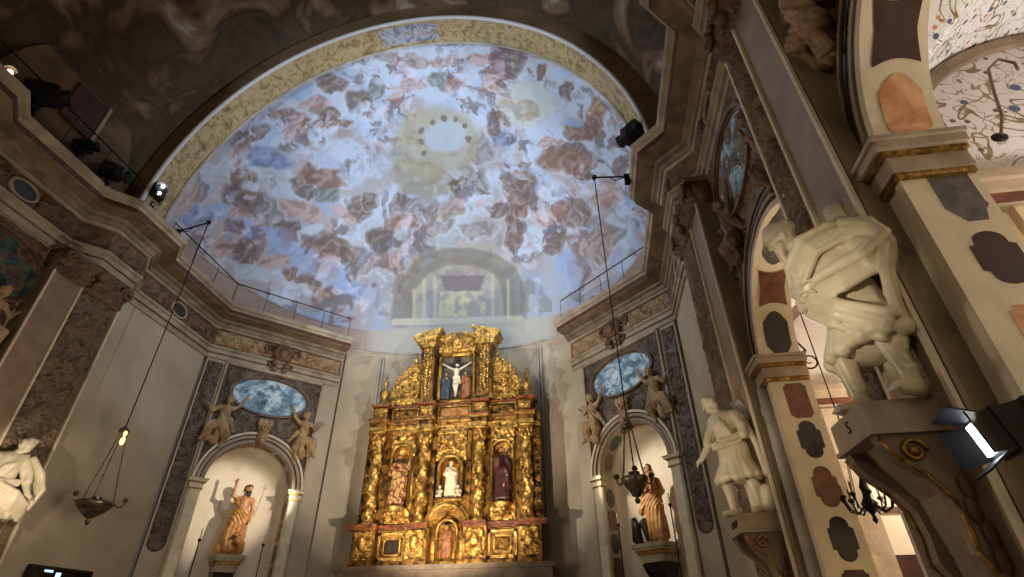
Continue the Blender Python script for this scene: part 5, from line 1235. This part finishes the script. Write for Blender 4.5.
# far statues: bare-headed man in short tunic
def far_statue(fr, x, label, turn, m=1, ydep=-.66):
    t = thing('marble_statue', label, 'statue', at(fr, x, ydep, CZ), fr[1]+turn)
    hd, hr = head((-.12*m, -.12, 1.62), -.65*m, .35, 1.06, False, True)
    B = hd+hr
    B += [cone((0, .0, .98), .15, (0, .0, 1.32), .165, .05), cone((-.19, .0, 1.38), .09, (.19, .0, 1.38), .09, .05), cone((0, -.02, 1.44), .065, (-.08*m, -.08, 1.54), .06, .03)]
    B += limb((.20*m, .0, 1.36), .085, (.30*m, -.04, 1.08), .065, (.10*m, -.26, 1.00), .042)+hand((.10*m, -.26, 1.0), (-.8*m, -.5, .0), 1.05, .7, m)
    B += limb((-.21*m, .0, 1.36), .085, (-.32*m, -.06, 1.08), .065, (-.40*m, -.20, .86), .042)+hand((-.40*m, -.20, .86), (-.6*m, -.4, -.6), 1.05, .6, -m)
    for d, xx, y in ((-1, -.15, -.08), (1, .20, .02)):
        xx *= m
        B += limb((d*m*.10, .02, .9), .12, (xx*.95, y-.03, .50), .078, (xx, y+.02, .14), .052)
        B += [cone((xx, y+.02, .06), .055, (xx+.02*d, y-.16, .04), .042), cone((xx-.03, y, .40), .06, (xx+.03, y, .40), .06, .015)]
    B += [cone((.30*m, .14, .08), .11, (.34*m, .10, .30), .09, .05), cone((.10, .18, .06), .11, (.05, .16, .6), .10, .05)]
    Rb = [cone((0, .0, 1.0), .185, (0, .0, 1.34), .19, .05), cone((-.20, .0, 1.38), .105, (.20, .0, 1.38), .105, .05), cone((0, .02, .95), .17, (0, .03, .66), .22, .05)]
    Rb += skirt(-.30, .32, .98, .50, 13, .052, 8)
    Rb += strands([(-.22, -.12, 1.0), (.0, -.21, .97), (.24, -.10, 1.02)], (0, 0, .035), 3, .028)
    Rb += strands([(-.12*m, -.12, 1.44), (.02, -.21, 1.26), (.10*m, -.20, 1.04)], (.05, .0, .02), 4, .032)
    Rb += strands([(.20*m, .0, 1.38), (.29*m, -.03, 1.20), (.30*m, -.06, 1.06)], (.02, -.05, 0), 3, .055)
    Rb += strands([(-.21*m, .0, 1.38), (-.30*m, -.03, 1.20), (-.33*m, -.08, 1.06)], (.02, -.05, 0), 3, .052)
    Rb += strands([(.26*m, .06, 1.34), (.38*m, .06, .95), (.42*m, .06, .50)], (.03, -.05, 0), 4, .045)
    fig('body', B, 'marble', t, .018)
    fig('tunic', Rb, 'marble', t, .016)
    return t
s2 = far_statue(F_R, -8.22, 'white marble man in short belted tunic looking towards the altar, right wall', .72)
q = MB()
a_, b_ = Vector((.16, .16, 1.66)), Vector((.62, .20, .50))
for k in (-.07, -.023, .023, .07): q.tube([tuple(a_+Vector((k, 0, 0))), tuple(b_+Vector((k, 0, 0)))], .036, 8)
obj('cross_beam', q, 'marble', s2, smooth=True)['label'] = 'tall fluted beam leaning behind the shoulder'
s3 = far_statue(F_L, 8.62, 'brightly lit white marble figure with wind-blown mantle on the left wall', -.55, -1, -.64)
s3.scale = (1.1, 1.1, 1.1)
fig('mantle', strands([(-.30, .0, 1.40), (-.46, -.06, 1.15), (-.40, -.16, .92), (-.10, -.30, .84), (.25, -.22, .72), (.46, -.05, .60)], (.0, -.02, .06), 5, .05)+strands([(.25, .0, 1.42), (.46, -.04, 1.2), (.56, .0, .95), (.50, .05, .66)], (.03, -.05, .02), 4, .05), 'marble', s3, .018)

# ---- stucco angels
def angel(loc, rz, label, m='stucco', side=1, s=1., wing=True, sit=True, group=None, cell=.022):
    """a winged figure half reclining on an arch shoulder; side = which way it leans (+x: head to +x)"""
    t = thing('stucco_angel', label, 'statue', loc, rz, group)
    d = side; S = lambda x, y, z: (x*d*s, y*s, z*s)
    hd, hr = head(S(.02, -.26, .98), -.5*d, .1, s*1.0, False, True)
    B = hd+hr+[cone(S(0, -.10, .40), .14*s, S(0, -.16, .72), .14*s, .05), cone(S(-.15, -.16, .78), .075*s, S(.15, -.16, .78), .075*s, .05), cone(S(0, -.18, .82), .05*s, S(.01, -.22, .92), .05*s, .03)]
    B += limb(S(.18, -.16, .78), .062*s, S(.34, -.18, .92), .048*s, S(.42, -.16, 1.14), .034*s)+hand(S(.42, -.16, 1.14), (.3*d, 0, 1), s, .5, d)
    B += limb(S(-.18, -.16, .78), .062*s, S(-.34, -.20, .62), .048*s, S(-.46, -.18, .80), .034*s)+hand(S(-.46, -.18, .80), (-1*d, 0, .5), s, .5, -d)
    B += limb(S(-.05, -.14, .36), .10*s, S(-.34, -.28, .26), .075*s, S(-.40, -.16, -.12), .045*s)+[cone(S(-.40, -.18, -.14), .045*s, S(-.46, -.24, -.20), .03*s)]
    B += limb(S(.06, -.14, .34), .10*s, S(.16, -.30, .10), .075*s, S(.10, -.16, -.26), .045*s)+[cone(S(.10, -.18, -.28), .045*s, S(.06, -.25, -.33), .03*s)]
    Rb = [cone(S(0, -.11, .36), .155*s, S(0, -.15, .58), .15*s), cone(S(-.02, -.16, .32), .13*s, S(-.30, -.22, .20), .13*s), cone(S(.05, -.16, .30), .13*s, S(.15, -.22, .02), .13*s), cone(S(-.30, -.20, .16), .11*s, S(-.28, -.10, -.10), .09*s), cone(S(.0, -.08, .2), .12*s, S(-.08, -.06, -.15), .12*s), cone(S(.18, -.12, .5), .07*s, S(.34, -.08, .20), .06*s)]
    fig('body', B, m, t, cell); fig('drapery', Rb, m, t, cell, (-.5, .7*s, .014*s, .09*s, .4, .2))
    if wing:
        for w in (-1, 1):
            fig('wing', [cone(S(w*.10, .0, .72), .05*s, S(w*.34, .04, .98), .05*s), cone(S(w*.34, .04, .98), .05*s, S(w*.46, .05, .60), .03*s), cone(S(w*.22, .04, .88), .05*s, S(w*.34, .05, .45), .03*s), cone(S(w*.12, .03, .72), .05*s, S(w*.22, .05, .42), .03*s)], m, t, cell, (-.5, 2*s, .009*s, .06*s, .1, .0))
    return t
for fr, nm in ((F_NL, 'left'), (F_NR, 'right')):
    for d in (-1, 1):
        angel(at(fr, d*1.18, .0, 6.62), fr[1]+0, 'pale stucco angel perched on the %s shoulder of the %s niche arch' % ('left' if d < 0 else 'right', nm), 'stucco', -d, 1.06)
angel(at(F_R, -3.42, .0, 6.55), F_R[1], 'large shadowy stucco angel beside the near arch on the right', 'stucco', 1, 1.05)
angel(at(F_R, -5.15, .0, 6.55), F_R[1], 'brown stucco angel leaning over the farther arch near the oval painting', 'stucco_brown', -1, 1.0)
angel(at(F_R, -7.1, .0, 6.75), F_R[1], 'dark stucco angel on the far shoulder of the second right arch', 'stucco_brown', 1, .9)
angel(at(F_L, 7.25, .0, 6.45), F_L[1], 'ochre stucco angel under the oval painting on the left wall', 'stucco', -1, 1.0)
angel(at(F_L, 6.2, .0, 7.0), F_L[1], 'ochre stucco angel at the left edge beside the dark oval painting', 'stucco', 1, .8)
# ================================================================== FITTINGS
def oval_picture(fr, x, z, a, b, label, seed):
    loc = at(fr, x, 0, z); t = thing('oval_painting', label, 'painting', loc, fr[1])
    rg = np.random.RandomState(seed)
    n, m = 72, 26; V = []; 
    for j in range(m+1):
        for i in range(n): V.append((a*j/m*math.cos(2*PI*i/n), -.05, b*j/m*math.sin(2*PI*i/n)))
    me = bpy.data.meshes.new('canvas'); me.from_pydata(V, [], [(j*n+i, j*n+(i+1) % n, (j+1)*n+(i+1) % n, (j+1)*n+i) for j in range(m) for i in range(n)]); me.update()
    A = np.array(V); x_, z_ = A[:, 0], A[:, 2]
    w1 = fbm(x_*4+seed+20, z_*4+20, seed, 4)-.5; w2 = fbm(x_*4+40, z_*4+seed+40, seed+9, 4)-.5
    n1 = fbm((x_+.5*w1)*5+30, (z_+.5*w2)*5+30, seed+3, 4); n2 = fbm((x_+.5*w2)*9+60, (z_+.3*w1)*9+60, seed+5, 3)
    base = np.array([(.50, .66, .78)])*np.ones((len(V), 1)); 
    def mx(mm, c): base[:] = base*(1-mm[:, None])+np.array(c)*mm[:, None]
    mx(np.clip((n1-.50)*9, 0, 1)*.85, (.80, .89, .95)); mx(np.clip((.46-n1)*9, 0, 1)*.7, (.36, .45, .52)); mx(np.clip((n2-.64)*12, 0, 1)*.7, (.20, .25, .28)); mx(np.clip((.38-n2)*12, 0, 1)*.6, (.92, .94, .94))
    if seed == 4: base *= .42; base[:, 1] *= 1.12
    lin_ = np.where(base <= .04045, base/12.92, ((base+.055)/1.055)**2.4)
    ca = me.color_attributes.new('paint', 'FLOAT_COLOR', 'POINT'); ca.data.foreach_set('color', np.concatenate([lin_, np.ones((len(V), 1))], 1).astype(np.float32).ravel())
    link('canvas', me, M['paint'], t)
    q = MB().ring(0, 0, a, a+.05, -.09, 0, 0, 2*PI, 64, 1, (b+.0)/a).ring(0, 0, a+.05, a+.12, -.13, 0, 0, 2*PI, 64, 1, (b+.03)/(a+.03))
    obj('frame', q, 'stucco_brown', t)
    return t
oval_picture(F_NL, -.02, 8.08, 1.12, .56, 'pale blue oval painting above the left niche arch', 1)
oval_picture(F_NR, .0, 8.08, 1.12, .56, 'pale blue oval painting above the right niche arch', 2)
oval_picture(F_R, -6.45, 7.95, .98, .64, 'narrow looking blue oval painting high on the right nave wall', 3)
oval_picture(F_L, 6.75, 7.95, 1.10, .66, 'dark green-blue oval painting high on the left nave wall', 4)
# carved grounds round the nave ovals
for fr, s in ((F_R, -1), (F_L, 1)):
    lo, hi = (4.95, 7.7)
    r = relief(hi-lo, 3.85, .09, 301+s, .7, .035, y=-.01); shift(r, s*(lo+hi)/2, 0, 5.05)
    r.f = [f for f in r.f if all(math.hypot(r.v[i][0]-s*6.0, r.v[i][2]-SPR) > 1.72 for i in f)]
    trim(r, 'brown_relief' if s < 0 else 'stucco_brown', fr, True)
    r = relief(2.9, 3.6, .08, 311+s, .6, .04, y=-.01); shift(r, s*2.0, 0, 5.3)
    r.f = [f for f in r.f if all(math.hypot(r.v[i][0]-s*2.0, r.v[i][2]-SPR) > 1.84 for i in f)]
    trim(r, 'stucco_brown', fr, True)

# ---- hanging lamps
def hanging_lamp(x, y, zt, zr, zb, R, wall, label, blabel, glow):
    b = thing('lamp_bracket', blabel, 'bracket', (wall[0], wall[1], wall[2]))
    dx, dy, dz = x-wall[0], y-wall[1], zt-wall[2]
    q = MB().tube([(0, 0, 0), (dx*1.02, dy*1.02, dz)], .022, 8).tube([(0, 0, -.0), (dx*.35, dy*.35, dz*.35-.12), (dx*.55, dy*.55, dz*.55)], .014, 6)
    obj('arm', q, 'iron', b); obj('pulley', MB().lathe([(0, -.03), (.06, -.03), (.045, 0), (.06, .03), (0, .03)], dx, dy, 14), 'iron', b, (0, 0, dz), 0)
    obj('wall_plate', MB().box(-.06, .06, -.06, .06, -.22, .04), 'iron', b)
    t = thing('hanging_lamp', label, 'lamp', (x, y, 0))
    obj('cord', MB().tube([(0, 0, zt), (0, 0, zr)], .013, 6), 'rope', t)
    obj('ring', MB().lathe([(0, zr+.10), (.05, zr+.06), (.10, zr), (.11, zr-.04), (.04, zr-.06)], 0, 0, 14), 'silver', t, smooth=True)
    for i in range(3):
        a = 2*PI*i/3+.5; q = MB(); n = 34
        for k in range(n):
            f = (k+.5)/n; r = .08+(R*.92-.08)*f**1.2; z = zr-.04+(zb+.10-zr+.04)*f
            q.ell((r*math.cos(a), r*math.sin(a), z), (.014, .014, .03), 6, 4)
        obj('chain', q, 'silver', t)
    prof = [(0, zb-.36*R/.33*1.0), (.03, zb-.34), (.05, zb-.29), (.025, zb-.25), (.08, zb-.22), (R*.45, zb-.17), (R*.75, zb-.08), (R*.95, zb), (R*1.02, zb+.05), (R*.96, zb+.08), (R*.8, zb+.08)]
    obj('bowl', MB().lathe(prof, 0, 0, 28, twist=lambda a, z: .025*math.sin(a*14)), 'silver', t, smooth=True)
    obj('oil_glass', MB().lathe([(.05, zb+.02), (.09, zb+.10), (.10, zb+.16), (.0, zb+.16)], 0, 0, 14), 'black_marble', t)
    for i in range(3):
        a = 2*PI*i/3+.5; q = MB()
        c, s_ = math.cos(a), math.sin(a)
        q.tube([(R*c, R*s_, zb+.04), (R*1.25*c, R*1.25*s_, zb-.01), (R*1.48*c, R*1.48*s_, zb+.03), (R*1.5*c, R*1.5*s_, zb+.10)], .016, 6)
        q.lathe([(.02, zb+.09), (.055, zb+.12), (.04, zb+.17), (0, zb+.19)], R*1.5*c, R*1.5*s_, 10)
        obj('arm', q, 'silver', t)
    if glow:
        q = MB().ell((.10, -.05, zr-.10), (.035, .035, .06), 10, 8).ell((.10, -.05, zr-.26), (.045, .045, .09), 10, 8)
        o = obj('glint_glass', q, 'glint_glow', t, smooth=True); o['label'] = 'glinting gold glass drop'  # emission on the drops imitates a gold glint
hanging_lamp(-10.0, 10.05, 11.48, 5.5, 3.93, .34, (-10.55, 9.75, 10.98), 'silver hanging oil lamp on three chains before the left wall', 'black iron arm on the left cornice holding a lamp cord', True)
hanging_lamp(.77, 9.4, 10.95, 4.75, 3.78, .225, (1.5, 9.2, 10.66), 'dark hanging oil lamp in front of the right niche', 'black iron arm on the right cornice holding a lamp cord', False)

# ---- railings on the cornice
def railing(path, z0, z1, label, name='cornice_railing'):
    t = thing(name, label, 'railing', (path[0][0], path[0][1], z0)); ox, oy = path[0]
    obj('top_rail', MB().tube([(x-ox, y-oy, z1-z0) for x, y in path], .018, 6), 'iron', t)
    obj('bottom_rail', MB().tube([(x-ox, y-oy, .05) for x, y in path], .010, 6), 'iron', t)
    for i in range(len(path)-1):
        a, b = Vector(path[i]), Vector(path[i+1]); L_ = (b-a).length; n = max(1, round(L_/.95))
        for k in range(n+(i == len(path)-2)):
            p = a+(b-a)*k/n; obj('post', MB().tube([(p.x-ox, p.y-oy, 0), (p.x-ox, p.y-oy, z1-z0)], .010, 6), 'iron', t)
o_ = .50
RR = [(2.8-o_, 10.4), (2.8-o_, 13.2-.414*o_), (-.2-.707*o_+.1, 16.2-.707*o_-.1)]
LR = [(mirx(x), y) for x, y in RR]; 
railing(RR, 10.60, 11.45, 'thin black railing on the right cornice of the apse')
railing([(LR[0][0], 9.9)]+LR[1:], 10.60, 11.45, 'thin black railing on the left cornice of the apse')
railing([(-10.75, 3.4), (-10.75, 8.3)], 10.60, 11.55, 'thin railing along the left nave cornice behind the stage lights')

# ---- stage projectors on the cornice
def projector(loc, rz, pitch, label, s=1., bulbs=1, bulb_m='bulb_cool'):
    t = thing('stage_light', label, 'spotlight', loc, rz)

    Rm = Matrix.Rotation(-pitch, 3, 'X')
    q = MB().bevbox(-.15*s, .15*s, -.22*s, .24*s, -.15*s, .15*s, .04*s)
    for k in range(4): q.box(-.16*s, .16*s, .0+.05*k*s, .02*s+.05*k*s, -.165*s, .165*s)
    q.v = [tuple(Rm @ Vector(p)) for p in q.v]; obj('housing', q, 'black', t)
    q = MB()
    v = []
    for i in range(17):
        a = 2*PI*i/16
        v += [(.12*s*math.cos(a), -.22*s, .12*s*math.sin(a)), (.15*s*math.cos(a), -.34*s, .15*s*math.sin(a))]
    q.add(v, [(2*i, 2*i+1, 2*i+3, 2*i+2) for i in range(16)]); q.v = [tuple(Rm @ Vector(p)) for p in q.v]; obj('hood', q, 'black', t)
    for b in range(bulbs):
        q = MB().ell((0, -.25*s, 0 if bulbs == 1 else (-.10+.20*b)*s), ((.075 if bulbs == 1 else .035)*s, .03*s, (.075 if bulbs == 1 else .035)*s), 12, 8)
        q.v = [tuple(Rm @ Vector(p)) for p in q.v]; o = obj('lens', q, bulb_m, t, smooth=True); o['label'] = 'lit round lens'
    obj('yoke', MB().tube([(-.18*s, 0, 0), (-.18*s, 0, -.24*s), (.18*s, 0, -.24*s), (.18*s, 0, 0)], .014, 6).tube([(0, 0, -.24*s), (0, 0, -.40*s)], .02, 8), 'iron', t)
    obj('clamp', MB().box(-.06*s, .06*s, -.06*s, .06*s, -.48*s, -.38*s), 'iron', t)
projector((-10.72, 5.55, 11.30), 2.3, .3, 'round black stage light on the left cornice near the brown shutter', 1.25, 1, 'black')
projector((-10.72, 6.75, 11.02), 2.0, .2, 'small black stage light on the left cornice below the brown shutter', .8, 1, 'black')
projector((-10.70, 7.55, 11.05), 2.6, .1, 'wide black stage light on the left cornice, second from the apse arch', 1.0, 1, 'black')
projector((-10.62, 8.75, 11.45), 1.1, -.1, 'lit black projector with bright lens at the left foot of the painted arch', 1.15, 2)
projector((-10.8, 4.95, 11.05), 1.0, .0, 'small lamp with a bright bulb at the left edge of the cornice', .7, 1, 'bulb')
projector((1.72, 8.75, 11.62), -2.4, .1, 'black projector on the right cornice at the foot of the painted arch', 1.1, 1, 'black')

# ---- near stage light with barn doors
t = thing('barn_door_light', 'large black stage light with glowing white opening beside the near console', 'spotlight', (1.99, 3.0, 2.43), 0)
Rm = (Matrix.Rotation(-.22, 3, 'Z') @ Matrix.Rotation(-.20, 3, 'Y') @ Matrix.Scale(.82, 3))
def rot(q): q.v = [tuple(Rm @ Vector(p)) for p in q.v]; return q
obj('housing', rot(MB().box(.05, .95, -.13, .13, -.13, .13).box(.12, .16, -.14, .14, -.14, .14).box(.3, .34, -.14, .14, -.14, .14).box(.48, .52, -.14, .14, -.14, .14)), 'black', t)
o = obj('lens', rot(MB().box(.035, .05, -.10, .10, -.10, .10)), 'white_panel', t); o['label'] = 'glowing white opening'
for k, (vv) in enumerate((((.05, -.13, .13), (.05, .13, .13), (-.10, .17, .20), (-.10, -.17, .20)), ((.05, -.13, -.13), (.05, .13, -.13), (-.10, .17, -.20), (-.10, -.17, -.20)), ((.05, -.13, -.12), (.05, -.13, .12), (-.06, -.24, .13), (-.06, -.24, -.13)), ((.05, .13, -.12), (.05, .13, .12), (-.08, .22, .13), (-.08, .22, -.13)))):
    n = Vector(vv[1])-Vector(vv[0]); n = n.cross(Vector(vv[2])-Vector(vv[0])).normalized()*.006
    q = MB().add([tuple(Vector(p)-n) for p in vv]+[tuple(Vector(p)+n) for p in vv], [(0, 1, 2, 3), (4, 7, 6, 5), (0, 4, 5, 1), (1, 5, 6, 2), (2, 6, 7, 3), (3, 7, 4, 0)])
    obj('barn_door', rot(q), 'black', t)
obj('yoke', rot(MB().box(.28, .34, -.17, -.15, -.16, .05).box(.28, .34, .15, .17, -.16, .05).box(.28, .34, -.17, .17, -.19, -.16)), 'iron', t)
obj('pole', MB().tube([(.34, .05, -.2), (.34, .05, -2.44)], .025, 10), 'iron', t)
for i in range(3):
    a = 2*PI*i/3+.4; obj('foot', MB().tube([(.34, .05, -2.0), (.34+.4*math.cos(a), .05+.4*math.sin(a), -2.43)], .016, 6), 'iron', t)

# ---- chandelier in the second chapel
t = thing('chandelier', 'dark bronze chandelier with candle arms hanging in the farther side chapel', 'chandelier', (3.18, 6.95, 0))
zc = 2.86
obj('stem', MB().lathe([(0, zc-.22), (.03, zc-.18), (.015, zc-.12), (.06, zc-.07), (.09, zc), (.05, zc+.06), (.03, zc+.12), (.05, zc+.18), (.02, zc+.26), (.01, zc+.30)], 0, 0, 14), 'iron', t, smooth=True)
for i in range(10):
    a = 2*PI*i/10; c, s_ = math.cos(a), math.sin(a)
    h = zc+.10 if i % 2 else zc+.0
    R1 = .26
    o = obj('arm', MB().tube([(.06*c, .06*s_, zc-.02), (.14*c, .14*s_, zc-.10), (.22*c, .22*s_, zc-.06), (R1*c, R1*s_, zc+.06)], .011, 6).lathe([(.01, zc+.05), (.04, zc+.08), (.03, zc+.10)], R1*c, R1*s_, 8), 'iron', t, smooth=True)
    obj('candle', MB().lathe([(.013, zc+.09), (.013, zc+.20), (.004, zc+.225)], R1*c, R1*s_, 8), 'stucco_brown', o)
obj('canopy', MB().lathe([(0, zc+.98), (.03, zc+.95), (.10, zc+.88), (.11, zc+.86), (.02, zc+.84)], 0, 0, 10), 'iron', t)
for i in range(4):
    a = 2*PI*i/4+.3; obj('chain', MB().tube([(.02*math.cos(a), .02*math.sin(a), zc+.88), (.20*math.cos(a), .20*math.sin(a), zc-.02)], .007, 5), 'iron', t)
obj('rod', MB().tube([(0, 0, zc+.95), (0, 0, 6.55)], .008, 6), 'iron', t)
obj('door_1', MB().box(3.9, 4.9, 8.63, 8.72, 0, 2.5), 'maroon_marble', kind='structure')
# iron scroll brackets in the chapels
t = thing('iron_bracket', 'curled wrought iron bracket in the farther chapel beside the arch', 'bracket', (3.30, 7.45, 4.9))
obj('scroll', MB().scroll(0, 0, 0, .16, .016, 1.6, 1, PI/2, n=30).tube([(.0, .0, .16), (-.10, 0, .35), (-.16, 0, .7), (-.12, 0, 1.1)], .014, 6), 'iron', t)
t = thing('iron_bracket', 'long curved iron bracket on the painted vault of the near chapel', 'bracket', (3.75, 3.6, 5.15))
obj('scroll', MB().tube([(0, 0, 0), (.10, -.02, .22), (.16, -.04, .50), (.24, -.06, .80), (.36, -.08, .90), (.46, -.08, .82), (.44, -.08, .72)], .013, 8), 'stucco_brown', t)
obj('foot_plate', MB().ell((0, .02, .0), (.07, .03, .05), 10, 6), 'iron', t)
t = thing('wall_lamp', 'small bright lamp on the near chapel wall at the right edge', 'lamp', (3.72, 3.62, 4.12))
obj('bulb', MB().ell((0, -.05, 0), (.06, .06, .06), 12, 8), 'bulb', t, smooth=True); obj('base', MB().lathe([(.05, -.12), (.05, -.05), (.03, -.03)], 0, -.02, 12), 'iron', t)

# ---- candle poles beside the niches
def candle_pole(fr, x, y, h, label):
    p = at(fr, x, y, 0); t = thing('candle_pole', label, 'candlestick', p, fr[1])
    obj('base', MB().lathe([(.16, 0), (.16, .03), (.10, .07), (.04, .12), (.025, .2)], 0, 0, 14), 'iron', t)
    obj('pole', MB().tube([(0, 0, .1), (0, 0, h-.30)], .016, 8).ell((0, 0, h*.55), (.035, .035, .05)).ell((0, 0, h*.3), (.035, .035, .05)), 'iron', t)
    obj('candle_cup', MB().lathe([(.016, h-.32), (.045, h-.28), (.04, h-.24)], 0, 0, 10), 'iron', t)
    obj('candle', MB().lathe([(.018, h-.26), (.018, h), (.004, h+.02)], 0, 0, 8), 'cream', t)
candle_pole(F_NL, -.86, -.02, 4.15, 'slim dark candle pole left of the bare-chested saint')
candle_pole(F_NL, .78, -.02, 4.15, 'slim dark candle pole right of the bare-chested saint')
candle_pole(F_NR, -.80, -.02, 4.35, 'slim dark candle pole left of the ochre robed saint')
candle_pole(F_NR, .98, -.05, 4.55, 'slim dark candle pole right of the ochre robed saint')
# ---- screen on the left wall
t = thing('display_screen', 'black flat screen hanging low on the left plain wall', 'screen', (WL, 11.2, 2.95), PI/2)
obj('case', MB().box(-.78, .78, -.16, -.08, -.92, .0), 'black', t)
obj('panel', MB().box(-.74, .74, -.165, -.16, -.88, -.04), 'screen', t)
obj('picture', MB().box(-.16, -.04, -.172, -.166, -.40, -.10).box(-.45, -.25, -.172, -.166, -.11, -.07), 'screen_lit', t)['label'] = 'pale blue lit shapes on the screen'
obj('mount', MB().box(-.15, .15, -.08, .0, -.6, -.3), 'iron', t)
# altar table before the plinth
t = thing('altar_table', 'stone altar table in front of the gilded altarpiece', 'altar', (-4.2, 14.6, 0))
obj('base', MB().bevbox(-1.3, 1.3, -.4, .4, 0, .95, .05), 'stone', t); obj('tabletop', MB().bevbox(-1.5, 1.5, -.5, .5, .95, 1.05, .04), 'marble', t)
# ================================================================== CAMERA AND LIGHT
cam = bpy.data.cameras.new('camera'); co = bpy.data.objects.new('camera', cam); COL.objects.link(co)
pi_, ya, ro = [math.radians(a) for a in (33.618, 7.785, -.648)]
Fv = Vector((-math.sin(ya)*math.cos(pi_), math.cos(ya)*math.cos(pi_), math.sin(pi_)))
R0 = Vector((math.cos(ya), math.sin(ya), 0)); U0 = R0.cross(Fv)
Rv = R0*math.cos(ro)+U0*math.sin(ro); Uv = Rv.cross(Fv)
co.matrix_world = Matrix(((Rv.x, Uv.x, -Fv.x, 0), (Rv.y, Uv.y, -Fv.y, 0), (Rv.z, Uv.z, -Fv.z, 1.6), (0, 0, 0, 1)))
cam.sensor_fit = 'HORIZONTAL'; cam.sensor_width = 36.; cam.lens = 526.93/1024*36; cam.clip_start = .05
SC.camera = co
w = bpy.data.worlds.new('world'); w.use_nodes = True; SC.world = w
w.node_tree.nodes['Background'].inputs['Color'].default_value = (1., .80, .60, 1); w.node_tree.nodes['Background'].inputs['Strength'].default_value = .06
def light(kind, loc, power, col, size=.1, aim=None, spot=60, blend=.4):
    l = bpy.data.lights.new('scene_light', kind); l.energy = power; l.color = col
    if kind in ('POINT', 'SPOT'): l.shadow_soft_size = size
    if kind == 'SPOT': l.spot_size = math.radians(spot); l.spot_blend = blend
    if kind == 'AREA': l.size = size
    o = bpy.data.objects.new('scene_light', l); COL.objects.link(o); o.location = loc
    if aim is not None:
        o.rotation_euler = (Vector(aim)-Vector(loc)).to_track_quat('-Z', 'Y').to_euler()
    return o
WARM = (1., .74, .46); WARM2 = (1., .84, .64); COOL = (.80, .91, 1.)
# projectors standing on the cornice, and an added nave spot, throwing the painting's light on the half dome
light('SPOT', (-9.9, 7.6, 11.5), 1500, COOL, .12, (-2.0, 14.5, 14.), 100, .5)
light('SPOT', (1.2, 8.2, 11.6), 1500, COOL, .12, (-6.6, 14.5, 14.), 100, .5)
light('SPOT', (-4.3, -1., 5.0), 2600, COOL, .12, (-4.3, 13.0, 14.8), 50, .3)  # unseen spot behind the camera, added to brighten the dome
# spotlights on the altarpiece
light('SPOT', (-2.7, 11.6, 2.9), 980, WARM2, .03, (-4.7, 16.3, 7.0), 84, .5)
light('SPOT', (-5.8, 11.6, 2.9), 980, WARM2, .03, (-3.7, 16.3, 7.0), 84, .5)
light('SPOT', (-4.2, 10.0, 4.0), 260, WARM2, .08, (-4.2, 16.3, 7.6), 50, .5)
# niche spots
light('SPOT', at(F_NL, 1.7, -2.3, 5.5), 520, WARM2, .03, at(F_NL, 0, .6, 5.0), 48, .7)
light('SPOT', at(F_NR, -1.6, -2.3, 5.5), 560, WARM2, .03, at(F_NR, 0, .6, 5.0), 48, .7)
# cool spots aimed at the ovals
light('SPOT', (-8.2, 11.5, 9.0), 50, COOL, .03, (-9.9, 14.75, 8.1), 36, .3)
light('SPOT', (-.4, 11.5, 9.0), 50, COOL, .03, (1.25, 14.75, 8.1), 36, .3)
light('SPOT', (-1.5, 3.0, 8.5), 60, COOL, .03, (2.7, 6.0, 7.75), 22, .3)
# statues on the pilasters
light('SPOT', (.2, 2.6, 3.2), 130, WARM2, .03, (2.15, 4.3, 4.0), 40, .8)
light('SPOT', (.4, 6.6, 3.2), 60, WARM2, .03, (2.2, 8.4, 4.0), 50, .6)
light('SPOT', (-9.0, 7.2, 3.4), 160, WARM2, .03, (-10.9, 8.6, 4.0), 50, .6)
# chapels
light('POINT', (5.3, 3.2, 3.9), 210, (1., .90, .78), .15)
light('POINT', (5.4, 8.0, 4.0), 320, WARM2, .15)
# unseen fill points added for the general light of the nave
light('POINT', (-4.3, -3.5, 6.5), 260, WARM2, .6)
light('POINT', (-5.5, 7.5, 3.0), 330, WARM2, .6)
SC.view_settings.view_transform = 'Standard'; SC.view_settings.look = 'None'; SC.view_settings.gamma = 1.; SC.view_settings.exposure = 0.
try: SC.view_settings.use_curve_mapping = False
except Exception: pass
